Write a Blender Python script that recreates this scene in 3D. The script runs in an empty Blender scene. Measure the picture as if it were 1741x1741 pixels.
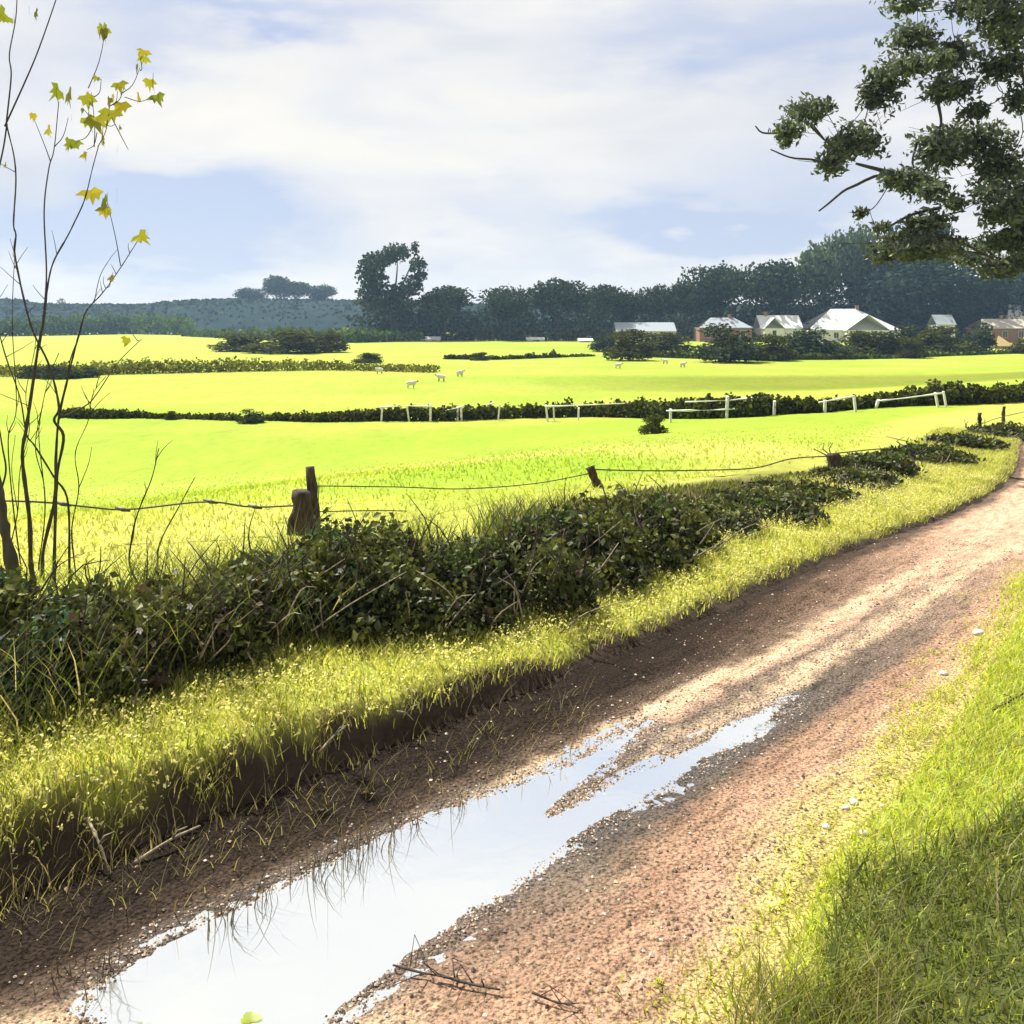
import bpy, math, random
import numpy as np
from mathutils import Vector

S = bpy.context.scene
COL = S.collection
R = math.radians
rng = np.random.default_rng(11)
random.seed(5)

# ------------------------------------------------------------------ camera
F, CX, VH, H = 1548.0, 870.5, 548.0, 3.2          # focal length and horizon in photo pixels, eye height
cam = bpy.data.objects.new('camera', bpy.data.cameras.new('camera'))
COL.objects.link(cam); S.camera = cam
cam.location = (0, 0, H); cam.rotation_euler = (R(90), 0, 0)
cam.data.sensor_width = 36; cam.data.lens = 36 * F / 1741
cam.data.shift_y = -(870.5 - VH) / 1741
cam.data.clip_start = 0.1; cam.data.clip_end = 6000

# ------------------------------------------------------------------ light
SUN_EL, SUN_AZ = R(55), R(-42)                    # azimuth from +Y towards +X
sd = Vector((math.sin(SUN_AZ) * math.cos(SUN_EL), math.cos(SUN_AZ) * math.cos(SUN_EL), math.sin(SUN_EL)))
sun = bpy.data.objects.new('sun', bpy.data.lights.new('sun', 'SUN'))
COL.objects.link(sun)
sun.data.energy = 5.0; sun.data.angle = R(0.53); sun.data.color = (1.0, 0.955, 0.87)
sun.rotation_euler = sd.to_track_quat('Z', 'Y').to_euler(); sun.location = (-40, 40, 60)
S.view_settings.view_transform = 'Standard'; S.view_settings.look = 'None'
S.view_settings.exposure = 1.35; S.view_settings.gamma = 1.0
S.cycles.max_bounces = 6; S.cycles.diffuse_bounces = 3; S.cycles.glossy_bounces = 3
S.cycles.transmission_bounces = 4; S.cycles.volume_bounces = 0; S.cycles.transparent_max_bounces = 8

W = bpy.data.worlds.new("World"); S.world = W; W.use_nodes = True
nt = W.node_tree; nt.nodes.clear()
def N(nt, typ, **kw):
    n = nt.nodes.new(typ)
    for k, v in kw.items():
        if k.startswith('i_'):
            n.inputs[int(k[2:])].default_value = v
        else:
            setattr(n, k, v)
    return n
def mth(nt, op, a, b=None, c=None, clamp=False):
    n = nt.nodes.new('ShaderNodeMath'); n.operation = op; n.use_clamp = clamp
    for i, x in enumerate((a, b, c)):
        if x is None: continue
        if isinstance(x, (int, float)): n.inputs[i].default_value = x
        else: nt.links.new(x, n.inputs[i])
    return n.outputs[0]
def mixc(nt, f, a, b, blend='MIX'):
    n = nt.nodes.new('ShaderNodeMix'); n.data_type = 'RGBA'; n.blend_type = blend
    for i, x in ((0, f), (6, a), (7, b)):
        if isinstance(x, (int, float)): n.inputs[i].default_value = x
        elif isinstance(x, tuple): n.inputs[i].default_value = (*x, 1) if len(x) == 3 else x
        else: nt.links.new(x, n.inputs[i])
    return n.outputs[2]
def ramp(nt, f, stops, interp='LINEAR'):
    n = nt.nodes.new('ShaderNodeValToRGB'); n.color_ramp.interpolation = interp
    e = n.color_ramp.elements
    while len(e) < len(stops): e.new(0.5)
    for el, (p, c) in zip(e, stops):
        el.position = p; el.color = (*c, 1) if isinstance(c, tuple) else (c, c, c, 1)
    nt.links.new(f, n.inputs[0]); return n.outputs[0]

sky = N(nt, 'ShaderNodeTexSky', sky_type='NISHITA', sun_disc=False)
sky.sun_elevation = SUN_EL; sky.sun_rotation = SUN_AZ; sky.air_density = 1.0; sky.dust_density = 0.6
tc = N(nt, 'ShaderNodeTexCoord')
sep = N(nt, 'ShaderNodeSeparateXYZ'); nt.links.new(tc.outputs['Generated'], sep.inputs[0])
az = mth(nt, 'ARCTAN2', sep.outputs[0], sep.outputs[1]); el = mth(nt, 'ARCSINE', sep.outputs[2])
mp = N(nt, 'ShaderNodeMapping'); nt.links.new(tc.outputs['Generated'], mp.inputs[0]); mp.inputs['Scale'].default_value = (2.2, 2.2, 7.0)
nz = N(nt, 'ShaderNodeTexNoise'); nt.links.new(mp.outputs[0], nz.inputs['Vector'])
nz.inputs['Scale'].default_value = 1.6; nz.inputs['Detail'].default_value = 6; nz.inputs['Roughness'].default_value = 0.52; nz.inputs['Distortion'].default_value = 0.35
nz2 = N(nt, 'ShaderNodeTexNoise'); nt.links.new(mp.outputs[0], nz2.inputs['Vector'])
nz2.inputs['Scale'].default_value = 4.5; nz2.inputs['Detail'].default_value = 5
wob = mth(nt, 'MULTIPLY_ADD', nz.outputs[0], 0.30, -0.15)
wob2 = mth(nt, 'MULTIPLY_ADD', nz2.outputs[0], 0.12, -0.06)
azw = mth(nt, 'ADD', az, wob); elw = mth(nt, 'ADD', el, wob2)
def px_ang(u, v):
    x, z = (u - CX) / F, (VH - v) / F
    return math.atan(x), math.atan2(z, math.sqrt(1 + x * x))
# gaps of blue between the clouds: (direction as photo u, v; widths; strength)
BLUE = [(90, 400, 330, 70, 1.0), (330, 345, 190, 55, .95), (400, 15, 260, 38, .7), (225, 80, 95, 40, .5),
        (1220, 385, 230, 42, .95), (1480, 60, 380, 75, .72), (1420, 290, 300, 75, .50), (860, 345, 150, 45, .35),
        (660, 150, 110, 90, .22), (40, 150, 120, 90, .25), (700, 435, 500, 25, .2), (1100, 60, 160, 50, .3), (1000, -250, 500, 120, .6), (100, -200, 300, 100, .6)]
tot = None
for (u, v, wu, wv, st) in BLUE:
    a0, e0 = px_ang(u, v)
    da = mth(nt, 'MULTIPLY', mth(nt, 'SUBTRACT', azw, a0), F / wu); de = mth(nt, 'MULTIPLY', mth(nt, 'SUBTRACT', elw, e0), F / wv)
    r2 = mth(nt, 'ADD', mth(nt, 'MULTIPLY', da, da), mth(nt, 'MULTIPLY', de, de))
    g = mth(nt, 'MULTIPLY', mth(nt, 'POWER', 2.718, mth(nt, 'MULTIPLY', r2, -1.0)), st)
    tot = g if tot is None else mth(nt, 'ADD', tot, g)
det = mth(nt, 'MULTIPLY_ADD', nz2.outputs[0], 1.5, 0.55)
mask = mth(nt, 'MULTIPLY', tot, det, clamp=True)
skyc = mixc(nt, 1.0, sky.outputs[0], (0.050, 0.050, 0.056), 'MULTIPLY')    # the sky texture at about 0.06
blue = mixc(nt, 0.80, skyc, (0.225, 0.250, 0.318))                          # thin veil of cloud over the blue
cl = ramp(nt, nz.outputs[0], [(0.32, (0.300, 0.307, 0.322)), (0.50, (0.362, 0.356, 0.349)), (0.64, (0.395, 0.382, 0.356))])
skycol = mixc(nt, mask, cl, blue)
bg = N(nt, 'ShaderNodeBackground'); nt.links.new(skycol, bg.inputs[0]); bg.inputs[1].default_value = 1.0
wo = N(nt, 'ShaderNodeOutputWorld'); nt.links.new(bg.outputs[0], wo.inputs[0])

# ------------------------------------------------------------------ helpers
def tag(o, label=None, cat=None, group=None, kind=None):
    if label: o['label'] = label
    if cat: o['category'] = cat
    if group: o['group'] = group
    if kind: o['kind'] = kind
    return o
def empty(name, loc, rz=0.0):
    o = bpy.data.objects.new(name, None); COL.objects.link(o); o.location = loc; o.rotation_euler = (0, 0, rz); o.empty_display_size = 0.2
    return o
def mesh(name, V, Q, mat=None, col=None, smooth=True, parent=None, uv=None):
    """V (n,3); Q (m,4) or (m,3) int array"""
    V = np.asarray(V, dtype=np.float32); Q = np.asarray(Q, dtype=np.int32); k = Q.shape[1]
    me = bpy.data.meshes.new(name)
    me.vertices.add(len(V)); me.vertices.foreach_set('co', V.ravel())
    me.loops.add(Q.size); me.loops.foreach_set('vertex_index', Q.ravel())
    me.polygons.add(len(Q)); me.polygons.foreach_set('loop_start', np.arange(0, Q.size, k, dtype=np.int32))
    me.update(calc_edges=True)
    me.polygons.foreach_set('use_smooth', np.full(len(Q), smooth, dtype=bool))
    if col is not None:
        a = me.color_attributes.new('col', 'FLOAT_COLOR', 'POINT')
        c = np.ones((len(V), 4), dtype=np.float32); c[:, :3] = col; a.data.foreach_set('color', c.ravel())
    if uv is not None:
        l = me.uv_layers.new(name='UVMap'); l.data.foreach_set('uv', np.asarray(uv, np.float32)[Q.ravel()].ravel())
    if mat: me.materials.append(mat)
    me.validate()
    o = bpy.data.objects.new(name, me); COL.objects.link(o)
    if parent: o.parent = parent
    return o
class MB:
    def __init__(s): s.V = []; s.Q = []; s.n = 0; s.C = []
    def add(s, V, Q, c=None):
        V = np.asarray(V, float); s.V.append(V); s.Q.append(np.asarray(Q, int) + s.n); s.n += len(V)
        s.C.append(np.tile(np.asarray(c if c is not None else (.1, .1, .1), float), (len(V), 1)))
        return s
    def box(s, x0, y0, z0, x1, y1, z1, c=None):
        V = [(x0,y0,z0),(x1,y0,z0),(x1,y1,z0),(x0,y1,z0),(x0,y0,z1),(x1,y0,z1),(x1,y1,z1),(x0,y1,z1)]
        return s.add(V, [(0,3,2,1),(4,5,6,7),(0,1,5,4),(1,2,6,5),(2,3,7,6),(3,0,4,7)], c)
    def tube(s, P, rad, n=6, c=None, rough=0.0):
        P = np.asarray(P, float); m = len(P); rad = np.broadcast_to(np.asarray(rad, float), (m,))
        T = np.gradient(P, axis=0); T /= np.linalg.norm(T, axis=1)[:, None] + 1e-9
        ref = np.array([0.13, 1, 0.07]) if abs(T[0][1]) < .9 else np.array([1, 0, 0.1])
        V = []
        for i in range(m):
            a = np.cross(T[i], ref); a /= np.linalg.norm(a) + 1e-9; b = np.cross(T[i], a)
            for k in range(n):
                t = 2 * math.pi * k / n; r = rad[i] * (1 + (rng.random() - .5) * rough)
                V.append(P[i] + r * (math.cos(t) * a + math.sin(t) * b))
        Q = [(i*n+k, i*n+(k+1) % n, (i+1)*n+(k+1) % n, (i+1)*n+k) for i in range(m-1) for k in range(n)]
        V.append(P[0]); V.append(P[-1]); z0, z1 = m*n, m*n+1
        Q += [(z0, (k+1) % n, k, k) for k in range(0)]
        for k in range(0, n, 2):
            Q.append((z0, (k+2) % n, (k+1) % n, k)); Q.append((z1, (m-1)*n+k, (m-1)*n+(k+1) % n, (m-1)*n+(k+2) % n))
        return s.add(V, Q, c)
    def build(s, name, mat, parent=None, smooth=True, col=True):
        return mesh(name, np.concatenate(s.V), np.concatenate(s.Q), mat, np.concatenate(s.C) if col else None, smooth, parent)
def spline(P, n):
    """Catmull-Rom through the points"""
    P = np.asarray(P, float); m = len(P); out = []
    E = np.vstack([2*P[0]-P[1], P, 2*P[-1]-P[-2]])
    for t in np.linspace(0, m-1, n):
        i = min(int(t), m-2); f = t-i; a, b, c, d = E[i], E[i+1], E[i+2], E[i+3]
        out.append(.5*((2*b)+(-a+c)*f+(2*a-5*b+4*c-d)*f*f+(-a+3*b-3*c+d)*f**3))
    return np.array(out)
def at(u, v, Y): return np.array([(u-CX)/F*Y, Y, H-(v-VH)/F*Y])

# value noise for numpy
_tab = rng.random((256, 256))
def vn(x, y, sc=1.0, oct=3):
    x = np.asarray(x, float)/sc; y = np.asarray(y, float)/sc; out = 0; amp = 1; tot = 0
    for o in range(oct):
        xi = np.floor(x).astype(int); yi = np.floor(y).astype(int); fx = x-xi; fy = y-yi
        fx = fx*fx*(3-2*fx); fy = fy*fy*(3-2*fy)
        a = _tab[xi & 255, yi & 255]; b = _tab[(xi+1) & 255, yi & 255]; c = _tab[xi & 255, (yi+1) & 255]; d = _tab[(xi+1) & 255, (yi+1) & 255]
        out = out + amp*((a*(1-fx)+b*fx)*(1-fy)+(c*(1-fx)+d*fx)*fy); tot += amp; amp *= .5; x = x*2.03+17.3; y = y*2.03+5.1
    return out/tot
def sst(a, b, x): t = np.clip((np.asarray(x, float)-a)/(b-a), 0, 1); return t*t*(3-2*t)

# ------------------------------------------------------------------ lie of the land: s runs along the track, p across it (+ towards the hedge)
OX, OY, Q2 = -0.2, 7.6, math.sqrt(.5)
def sp(x, y): return ((x-OX)+(y-OY))*Q2, (-(x-OX)+(y-OY))*Q2
def pl(s):
    s = np.asarray(s, float); t = np.clip(s-2, 0, 26); k = np.clip(s-28, 0, 14)
    return .0058*t*t + .30*(k-k*k/28.0)
def xy(s, pp):
    p = pp + pl(s); return OX+(s-p)*Q2, OY+(s+p)*Q2
def zs(s): t = np.clip(np.asarray(s, float)-6.0, 0, None); return -1.75*(1-np.exp(-t*t/(t+4.0)/18.0))
def hb(s): return .08+.33*(1-sst(-3.5, 2.5, s))
WZ = -0.05
def pedge(s): return np.interp(s, [-6, -4, 0, 7, 14, 24], [.75, .95, 1.8, 2.5, 3.0, 3.0])      # where the verge ends and the brambles begin
PUD = [(300,1880),(185,1760),(170,1690),(215,1640),(285,1595),(400,1545),(520,1487),(620,1440),(720,1398),(800,1362),(880,1335),(960,1302),(1040,1262),(1100,1228),(1075,1262),(1035,1296),
       (990,1334),(952,1366),(935,1384),(975,1368),(1030,1340),(1090,1312),(1180,1270),(1270,1222),(1360,1182),(1290,1240),(1200,1297),(1110,1352),(1010,1408),(920,1468),(830,1535),(750,1592),(660,1660),(580,1722),(500,1810),(400,1900)]
PW = np.array([((u-CX)/F*((H-WZ)*F/(v-VH)), (H-WZ)*F/(v-VH)) for u, v in PUD])
def sdist(x, y):
    """signed distance to the puddle outline (negative inside)"""
    x = np.asarray(x, float); y = np.asarray(y, float); d = np.full(x.shape, 1e9); ins = np.zeros(x.shape, bool)
    n = len(PW)
    for i in range(n):
        a, b = PW[i], PW[(i+1) % n]; e = b-a
        t = np.clip(((x-a[0])*e[0]+(y-a[1])*e[1])/(e@e), 0, 1)
        d = np.minimum(d, (x-a[0]-t*e[0])**2+(y-a[1]-t*e[1])**2)
        c = ((a[1] > y) != (b[1] > y)) & (x < (b[0]-a[0])*(y-a[1])/(b[1]-a[1]+1e-12)+a[0]); ins ^= c
    d = np.sqrt(d); return np.where(ins, -d, d)
TW0 = 3.0
def tw(s): return TW0-.55*sst(.5, 7, s)+.40*sst(.3, -1.8, s)        # the track narrows a little up the lane
def ztrack(x, y, s, pp):
    z = zs(s) + .015*(vn(s/3, pp*3, .5)-.5) + .03*(vn(s/6, pp, .35, 2)-.5)
    z = z - .035*np.exp(-((pp+.75)/.28)**2) - .035*np.exp(-((pp+1.75)/.26)**2)      # wheel ruts
    d = sdist(x, y)
    w = sst(1.0, .0, d) * (s < 9)
    zp = WZ + np.where(d < 0, np.clip(d, -.6, 0)*.16, np.clip(d, 0, 1.2)*.04) + .014*(vn(x, y, .045, 2)-.5) + .022*(vn(s/7, pp, .09, 2)-.5)*sst(-.35, .0, d)
    return z*(1-w)+zp*w
def zland(x, y):
    x = np.asarray(x, float); y = np.asarray(y, float); s, p = sp(x, y); pp = p-pl(s); b = zs(s); h = hb(s); T = tw(s)
    e = .16*(vn(s, s*0, .35, 3)-.5)*2
    z = b + np.where(pp < 0, -.10, 0)
    z = z + sst(-.04+e, .30+e, pp)*(h+.0) + sst(.3, 3.0, pp)*.12 + .05*(vn(x, y, .3)-.5)*sst(0, .5, pp) + .08*(vn(x, y, .30, 3)-.5)*sst(-.05, .08, pp)*sst(.5, .25, pp)
    z = np.where(pp < -.02, b-.11*sst(-.02, -.2, pp)*sst(-.05, .25, pp+T)*1.0 + sst(.15, -1.5, pp+T)*.16 + .05*(vn(x, y, .4)-.5)*sst(0, -.4, pp+T), z)
    far = -3 + .5*(vn(x, y, 60, 2)-.5) * sst(20, 60, pp)
    f = sst(5.0, 30, pp)
    return z*(1-f)+far*f
def gr(u, v):
    """ground point seen at a photo pixel"""
    Y = np.concatenate([np.linspace(3, 60, 1200), np.linspace(60, 900, 2400)])
    x = (u-CX)/F*Y; z = H-(v-VH)/F*Y; d = z-zland(x, Y); i = int(np.argmax(d < 0))
    return np.array([x[i], Y[i], float(zland(x[i], Y[i]))])

# ------------------------------------------------------------------ materials
def newmat(name):
    m = bpy.data.materials.new(name); m.use_nodes = True; t = m.node_tree; t.nodes.clear()
    o = N(t, 'ShaderNodeOutputMaterial'); return m, t, o
def attr(t): return N(t, 'ShaderNodeAttribute', attribute_name='col').outputs['Color']
def leafmat(name, trans=.4, gloss=.06):
    m, t, o = newmat(name); c = attr(t)
    d = N(t, 'ShaderNodeBsdfDiffuse'); tr = N(t, 'ShaderNodeBsdfTranslucent'); g = N(t, 'ShaderNodeBsdfGlossy'); g.inputs['Roughness'].default_value = .45
    ct = mixc(t, 1.0, c, (1.15, 1.1, .7), 'MULTIPLY')
    t.links.new(c, d.inputs[0]); t.links.new(ct, tr.inputs[0])
    mx = N(t, 'ShaderNodeMixShader', i_0=trans); t.links.new(d.outputs[0], mx.inputs[1]); t.links.new(tr.outputs[0], mx.inputs[2])
    m2 = N(t, 'ShaderNodeMixShader', i_0=gloss); t.links.new(mx.outputs[0], m2.inputs[1]); t.links.new(g.outputs[0], m2.inputs[2])
    t.links.new(m2.outputs[0], o.inputs[0]); return m
def solid(name, c, rough=.8, noise=.35, sc=20.0, bump=.0, c2=None, stretch=(1, 1, 1), spec=.25):
    m, t, o = newmat(name); p = N(t, 'ShaderNodeBsdfPrincipled'); p.inputs['Roughness'].default_value = rough; p.inputs['Specular IOR Level'].default_value = spec
    co = N(t, 'ShaderNodeTexCoord'); mp = N(t, 'ShaderNodeMapping'); mp.inputs['Scale'].default_value = stretch; t.links.new(co.outputs['Object'], mp.inputs[0])
    n = N(t, 'ShaderNodeTexNoise'); n.inputs['Scale'].default_value = sc; n.inputs['Detail'].default_value = 6; t.links.new(mp.outputs[0], n.inputs['Vector'])
    c2 = c2 or tuple(x*(1-noise) for x in c)
    f = ramp(t, n.outputs[0], [(.35, 0.0), (.65, 1.0)])
    t.links.new(mixc(t, f, c2, c), p.inputs['Base Color'])
    if bump:
        b = N(t, 'ShaderNodeBump'); b.inputs['Strength'].default_value = bump; b.inputs['Distance'].default_value = .02
        t.links.new(n.outputs[0], b.inputs['Height']); t.links.new(b.outputs[0], p.inputs['Normal'])
    t.links.new(p.outputs[0], o.inputs[0]); return m

M_leaf = leafmat('leaf', .36, .03); M_far = leafmat('far_foliage', .18, .0); M_grass = leafmat('grass', .50, .03); M_bramble = leafmat('bramble_leaf', .22, .015)
M_bark = solid('bark', (.062, .052, .045), .9, .5, 14, .6, stretch=(1, 1, .25))
M_wood = solid('weathered_wood', (.075, .05, .037), .9, .6, 30, .6, (.02, .016, .013), (1, 1, .15))
M_wire = solid('wire', (.09, .075, .07), .6, .5, 60)
M_twig = solid('dead_twig', (.30, .25, .17), .9, .6, 30)
M_dtwig = solid('dark_twig', (.055, .042, .033), .9, .5, 30)
M_white = solid('white_paint', (.72, .71, .66), .6, .25, 3)
M_stone = solid('stone', (.62, .58, .52), .8, .35, 25, .4)

# ground
def ground_mat():
    m, t, o = newmat('ground'); c = attr(t); p = N(t, 'ShaderNodeBsdfPrincipled'); p.inputs['Roughness'].default_value = .95; p.inputs['Specular IOR Level'].default_value = .1
    g = N(t, 'ShaderNodeNewGeometry')
    out = c
    for sc, lo, hi in ((.35, .90, 1.08), (2.2, .86, 1.12), (14, .80, 1.18)):
        n = N(t, 'ShaderNodeTexNoise'); n.inputs['Scale'].default_value = sc; n.inputs['Detail'].default_value = 5; n.inputs['Roughness'].default_value = .6
        mp = N(t, 'ShaderNodeMapping'); mp.inputs['Scale'].default_value = (1, .45, 1) if sc < 5 else (1, 1, 1)
        t.links.new(g.outputs['Position'], mp.inputs[0]); t.links.new(mp.outputs[0], n.inputs['Vector'])
        out = mixc(t, 1.0, out, ramp(t, n.outputs[0], [(.3, lo), (.7, hi)]), 'MULTIPLY'); last = n
    t.links.new(out, p.inputs['Base Color'])
    b = N(t, 'ShaderNodeBump'); b.inputs['Strength'].default_value = .5; b.inputs['Distance'].default_value = .05
    t.links.new(last.outputs[0], b.inputs['Height']); t.links.new(b.outputs[0], p.inputs['Normal']); t.links.new(p.outputs[0], o.inputs[0]); return m
LIME, YEL, CREAM, DLIME = np.array((.180, .258, .018)), np.array((.238, .268, .034)), np.array((.285, .285, .066)), np.array((.112, .138, .009))
SOIL, MUD = np.array((.050, .036, .024)), np.array((.060, .042, .030))
def lerp(a, b, f): f = np.asarray(f)[..., None]; return a*(1-f)+b*f
def field_col(x, y):
    c = lerp(LIME, YEL, sst(.30, .70, vn(x, y*2.2, 16, 3)))
    v = VH + 6.2*F/np.maximum(y, 5); u = CX + x/np.maximum(y, 1)*F
    c = lerp(c, LIME, .75*sst(28, 36, y)*sst(54, 42, y))                    # a greener swath of the near field
    c = lerp(c, CREAM, .9*sst(38, 26, y)*sst(.2, .8, vn(x, y, 6, 2)))      # pale dry grass behind the fence
    c = lerp(c, YEL, .8*sst(60, 75, y)*sst(5, -25, x))
    band = sst(78, 84, y-.06*x)*sst(108, 98, y-.10*x)*sst(-8, 25, x)
    return lerp(c, DLIME, .85*band)
def build_ground():
    def axis(lo, hi, a, b, step, g):
        mid = np.arange(a, b+1e-6, step); out = list(mid); st = step; v = b
        while v < hi: st *= g; v += st; out.append(v)
        st = step; v = a
        while v > lo: st *= g; v -= st; out.insert(0, v)
        return np.array(out)
    X = axis(-1100, 1100, -6.5, 9, .07, 1.055); Y = axis(-12, 930, 2.2, 17, .07, 1.03)
    gx, gy = np.meshgrid(X, Y); z = zland(gx, gy); s, p = sp(gx, gy); gs_ = s; pp = p-pl(s)
    c = field_col(gx, gy)
    c = lerp(c, lerp(YEL, CREAM, vn(gx, gy, 1.2)), sst(6.0, 4.6, pp))
    c = lerp(c, SOIL*lerp(np.array((.8, 1.0, .6)), np.array((1.1, 1.0, .9)), vn(gx, gy, .8)), sst(-.35, .3, pp-pedge(s)+.8*(vn(gx, gy, .7)-.5))*sst(1.9, 1.2, pp-pedge(s))*sst(17, 9, s))
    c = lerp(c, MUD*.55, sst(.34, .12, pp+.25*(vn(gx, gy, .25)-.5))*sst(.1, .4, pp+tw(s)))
    c = lerp(c, lerp(np.array((.10, .10, .03)), np.array((.16, .20, .032)), sst(.3, .7, vn(gx, gy, .25, 3))), sst(.2, -.3, pp+tw(s))*.95); c = lerp(c, np.array((.055, .065, .018)), sst(.1, -.25, pp+tw(s)+.25+.40*np.clip(s, 0, 8)+.5*(vn(gx, gy, .6, 2)-.5))*sst(12, 8, s))  # last blend darkens the lower-right ground: cast shade painted into its colour
    ny, nx = gx.shape; i = np.arange(ny*nx).reshape(ny, nx)
    Q = np.stack([i[:-1, :-1], i[:-1, 1:], i[1:, 1:], i[1:, :-1]], -1).reshape(-1, 4)
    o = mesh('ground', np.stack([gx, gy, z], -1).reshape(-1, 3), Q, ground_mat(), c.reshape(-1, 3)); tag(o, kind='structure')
build_ground()

def track_mat():
    m, t, o = newmat('track'); p = N(t, 'ShaderNodeBsdfPrincipled')
    c = attr(t); g = N(t, 'ShaderNodeNewGeometry'); uv = N(t, 'ShaderNodeUVMap'); uv.uv_map = 'UVMap'
    mp = N(t, 'ShaderNodeMapping'); mp.inputs['Scale'].default_value = (.22, 1, 1); t.links.new(uv.outputs[0], mp.inputs[0])
    st = N(t, 'ShaderNodeTexNoise'); st.inputs['Scale'].default_value = 9; st.inputs['Detail'].default_value = 7; st.inputs['Roughness'].default_value = .65; t.links.new(mp.outputs[0], st.inputs['Vector'])
    gv = N(t, 'ShaderNodeTexNoise'); gv.inputs['Scale'].default_value = 42; gv.inputs['Detail'].default_value = 4; gv.inputs['Roughness'].default_value = .7; t.links.new(g.outputs['Position'], gv.inputs['Vector'])
    vo = N(t, 'ShaderNodeTexVoronoi'); vo.inputs['Scale'].default_value = 38; t.links.new(g.outputs['Position'], vo.inputs['Vector'])
    out = mixc(t, 1.0, c, ramp(t, st.outputs[0], [(.30, .42), (.47, .95), (.56, 1.05), (.72, 1.45)]), 'MULTIPLY')
    out = mixc(t, 1.0, out, ramp(t, gv.outputs[0], [(.38, .26), (.47, .85), (.53, 1.05), (.68, 1.4)]), 'MULTIPLY')
    out = mixc(t, .35, out, mixc(t, 1.0, out, mixc(t, .75, vo.outputs['Color'], (1.6, 1.6, 1.6)), 'MULTIPLY'))
    t.links.new(out, p.inputs['Base Color'])
    wet = N(t, 'ShaderNodeAttribute', attribute_name='wet').outputs['Fac']
    t.links.new(mth(t, 'MULTIPLY_ADD', wet, -.55, .92), p.inputs['Roughness']); t.links.new(mth(t, 'MULTIPLY_ADD', wet, .35, .06), p.inputs['Specular IOR Level'])
    b = N(t, 'ShaderNodeBump'); b.inputs['Strength'].default_value = .9; b.inputs['Distance'].default_value = .03
    hh = mth(t, 'SUBTRACT', gv.outputs[0], mth(t, 'MULTIPLY', vo.outputs['Distance'], .6)); t.links.new(hh, b.inputs['Height']); t.links.new(b.outputs[0], p.inputs['Normal'])
    t.links.new(p.outputs[0], o.inputs[0]); return m
TAN, PINK, RUST, GREY, OCHRE, DARK = [np.array(x) for x in ((.46, .335, .215), (.43, .275, .185), (.265, .165, .108), (.095, .078, .064), (.42, .315, .14), (.030, .021, .015))]
def build_track():
    ss = np.concatenate([np.arange(-9, 9, .045), 9+np.cumsum(np.geomspace(.045, 1.2, 150))]); qq = np.arange(.22, -TW0-.75, -.035)
    gs, gq = np.meshgrid(ss, qq, indexing='ij'); x, y = xy(gs, gq); z = ztrack(x, y, gs, gq)
    z = z - sst(0, -.3, gq+tw(gs))*.12 - sst(.0, .2, gq)*.02
    w = .28*(vn(gs/3, gq*1.0, .5, 3)-.5) + .16*(vn(x, y, .12, 2)-.5)
    q = (-gq + w)*np.where(-gq > 1.9, 1, 1); q = q+np.clip(q-1.6, 0, 2)/1.4*(TW0-tw(gs)); fade = sst(1, 14, gs)
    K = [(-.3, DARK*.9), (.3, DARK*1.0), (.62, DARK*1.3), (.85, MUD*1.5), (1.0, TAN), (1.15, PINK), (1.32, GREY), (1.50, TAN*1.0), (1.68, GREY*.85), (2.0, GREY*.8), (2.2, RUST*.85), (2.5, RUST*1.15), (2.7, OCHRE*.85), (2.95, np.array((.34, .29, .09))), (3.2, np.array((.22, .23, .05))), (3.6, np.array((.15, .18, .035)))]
    kp = np.array([k[0] for k in K]); kc = np.array([k[1] for k in K])
    c = np.stack([np.interp(q, kp, kc[:, i]) for i in range(3)], -1)
    K2 = [(-.3, MUD*1.2), (.12, MUD*1.8), (.35, PINK*1.1), (.8, PINK*1.2), (1.1, PINK*.85), (1.4, (PINK+TAN)*.58), (1.8, PINK*1.1), (2.2, PINK*1.0), (2.6, OCHRE*1.1), (2.95, np.array((.31, .29, .07))), (3.2, np.array((.24, .27, .04))), (3.6, np.array((.2, .25, .03)))]
    kp = np.array([k[0] for k in K2]); kc = np.array([k[1] for k in K2])
    c2 = np.stack([np.interp(q, kp, kc[:, i]) for i in range(3)], -1); c = lerp(c, c2, fade)
    near = sst(-.5, -3.5, gs)                                             # the near right: sandy, rust and ochre
    c = lerp(c, lerp(RUST*1.1, TAN, sst(.35, .7, vn(gs/2, gq, .5, 3))), near*sst(1.5, 2.0, q)*sst(2.75, 2.35, q))
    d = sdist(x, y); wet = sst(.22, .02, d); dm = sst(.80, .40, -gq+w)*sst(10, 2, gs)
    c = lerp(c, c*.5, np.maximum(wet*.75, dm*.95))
    ny, nx = gs.shape; i = np.arange(ny*nx).reshape(ny, nx)
    Q = np.stack([i[:-1, :-1], i[:-1, 1:], i[1:, 1:], i[1:, :-1]], -1).reshape(-1, 4)
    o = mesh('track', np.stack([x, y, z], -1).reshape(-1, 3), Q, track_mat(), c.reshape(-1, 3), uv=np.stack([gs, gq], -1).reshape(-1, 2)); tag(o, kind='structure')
    a = o.data.attributes.new('wet', 'FLOAT', 'POINT'); a.data.foreach_set('value', wet.ravel().astype(np.float32))
build_track()
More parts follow.
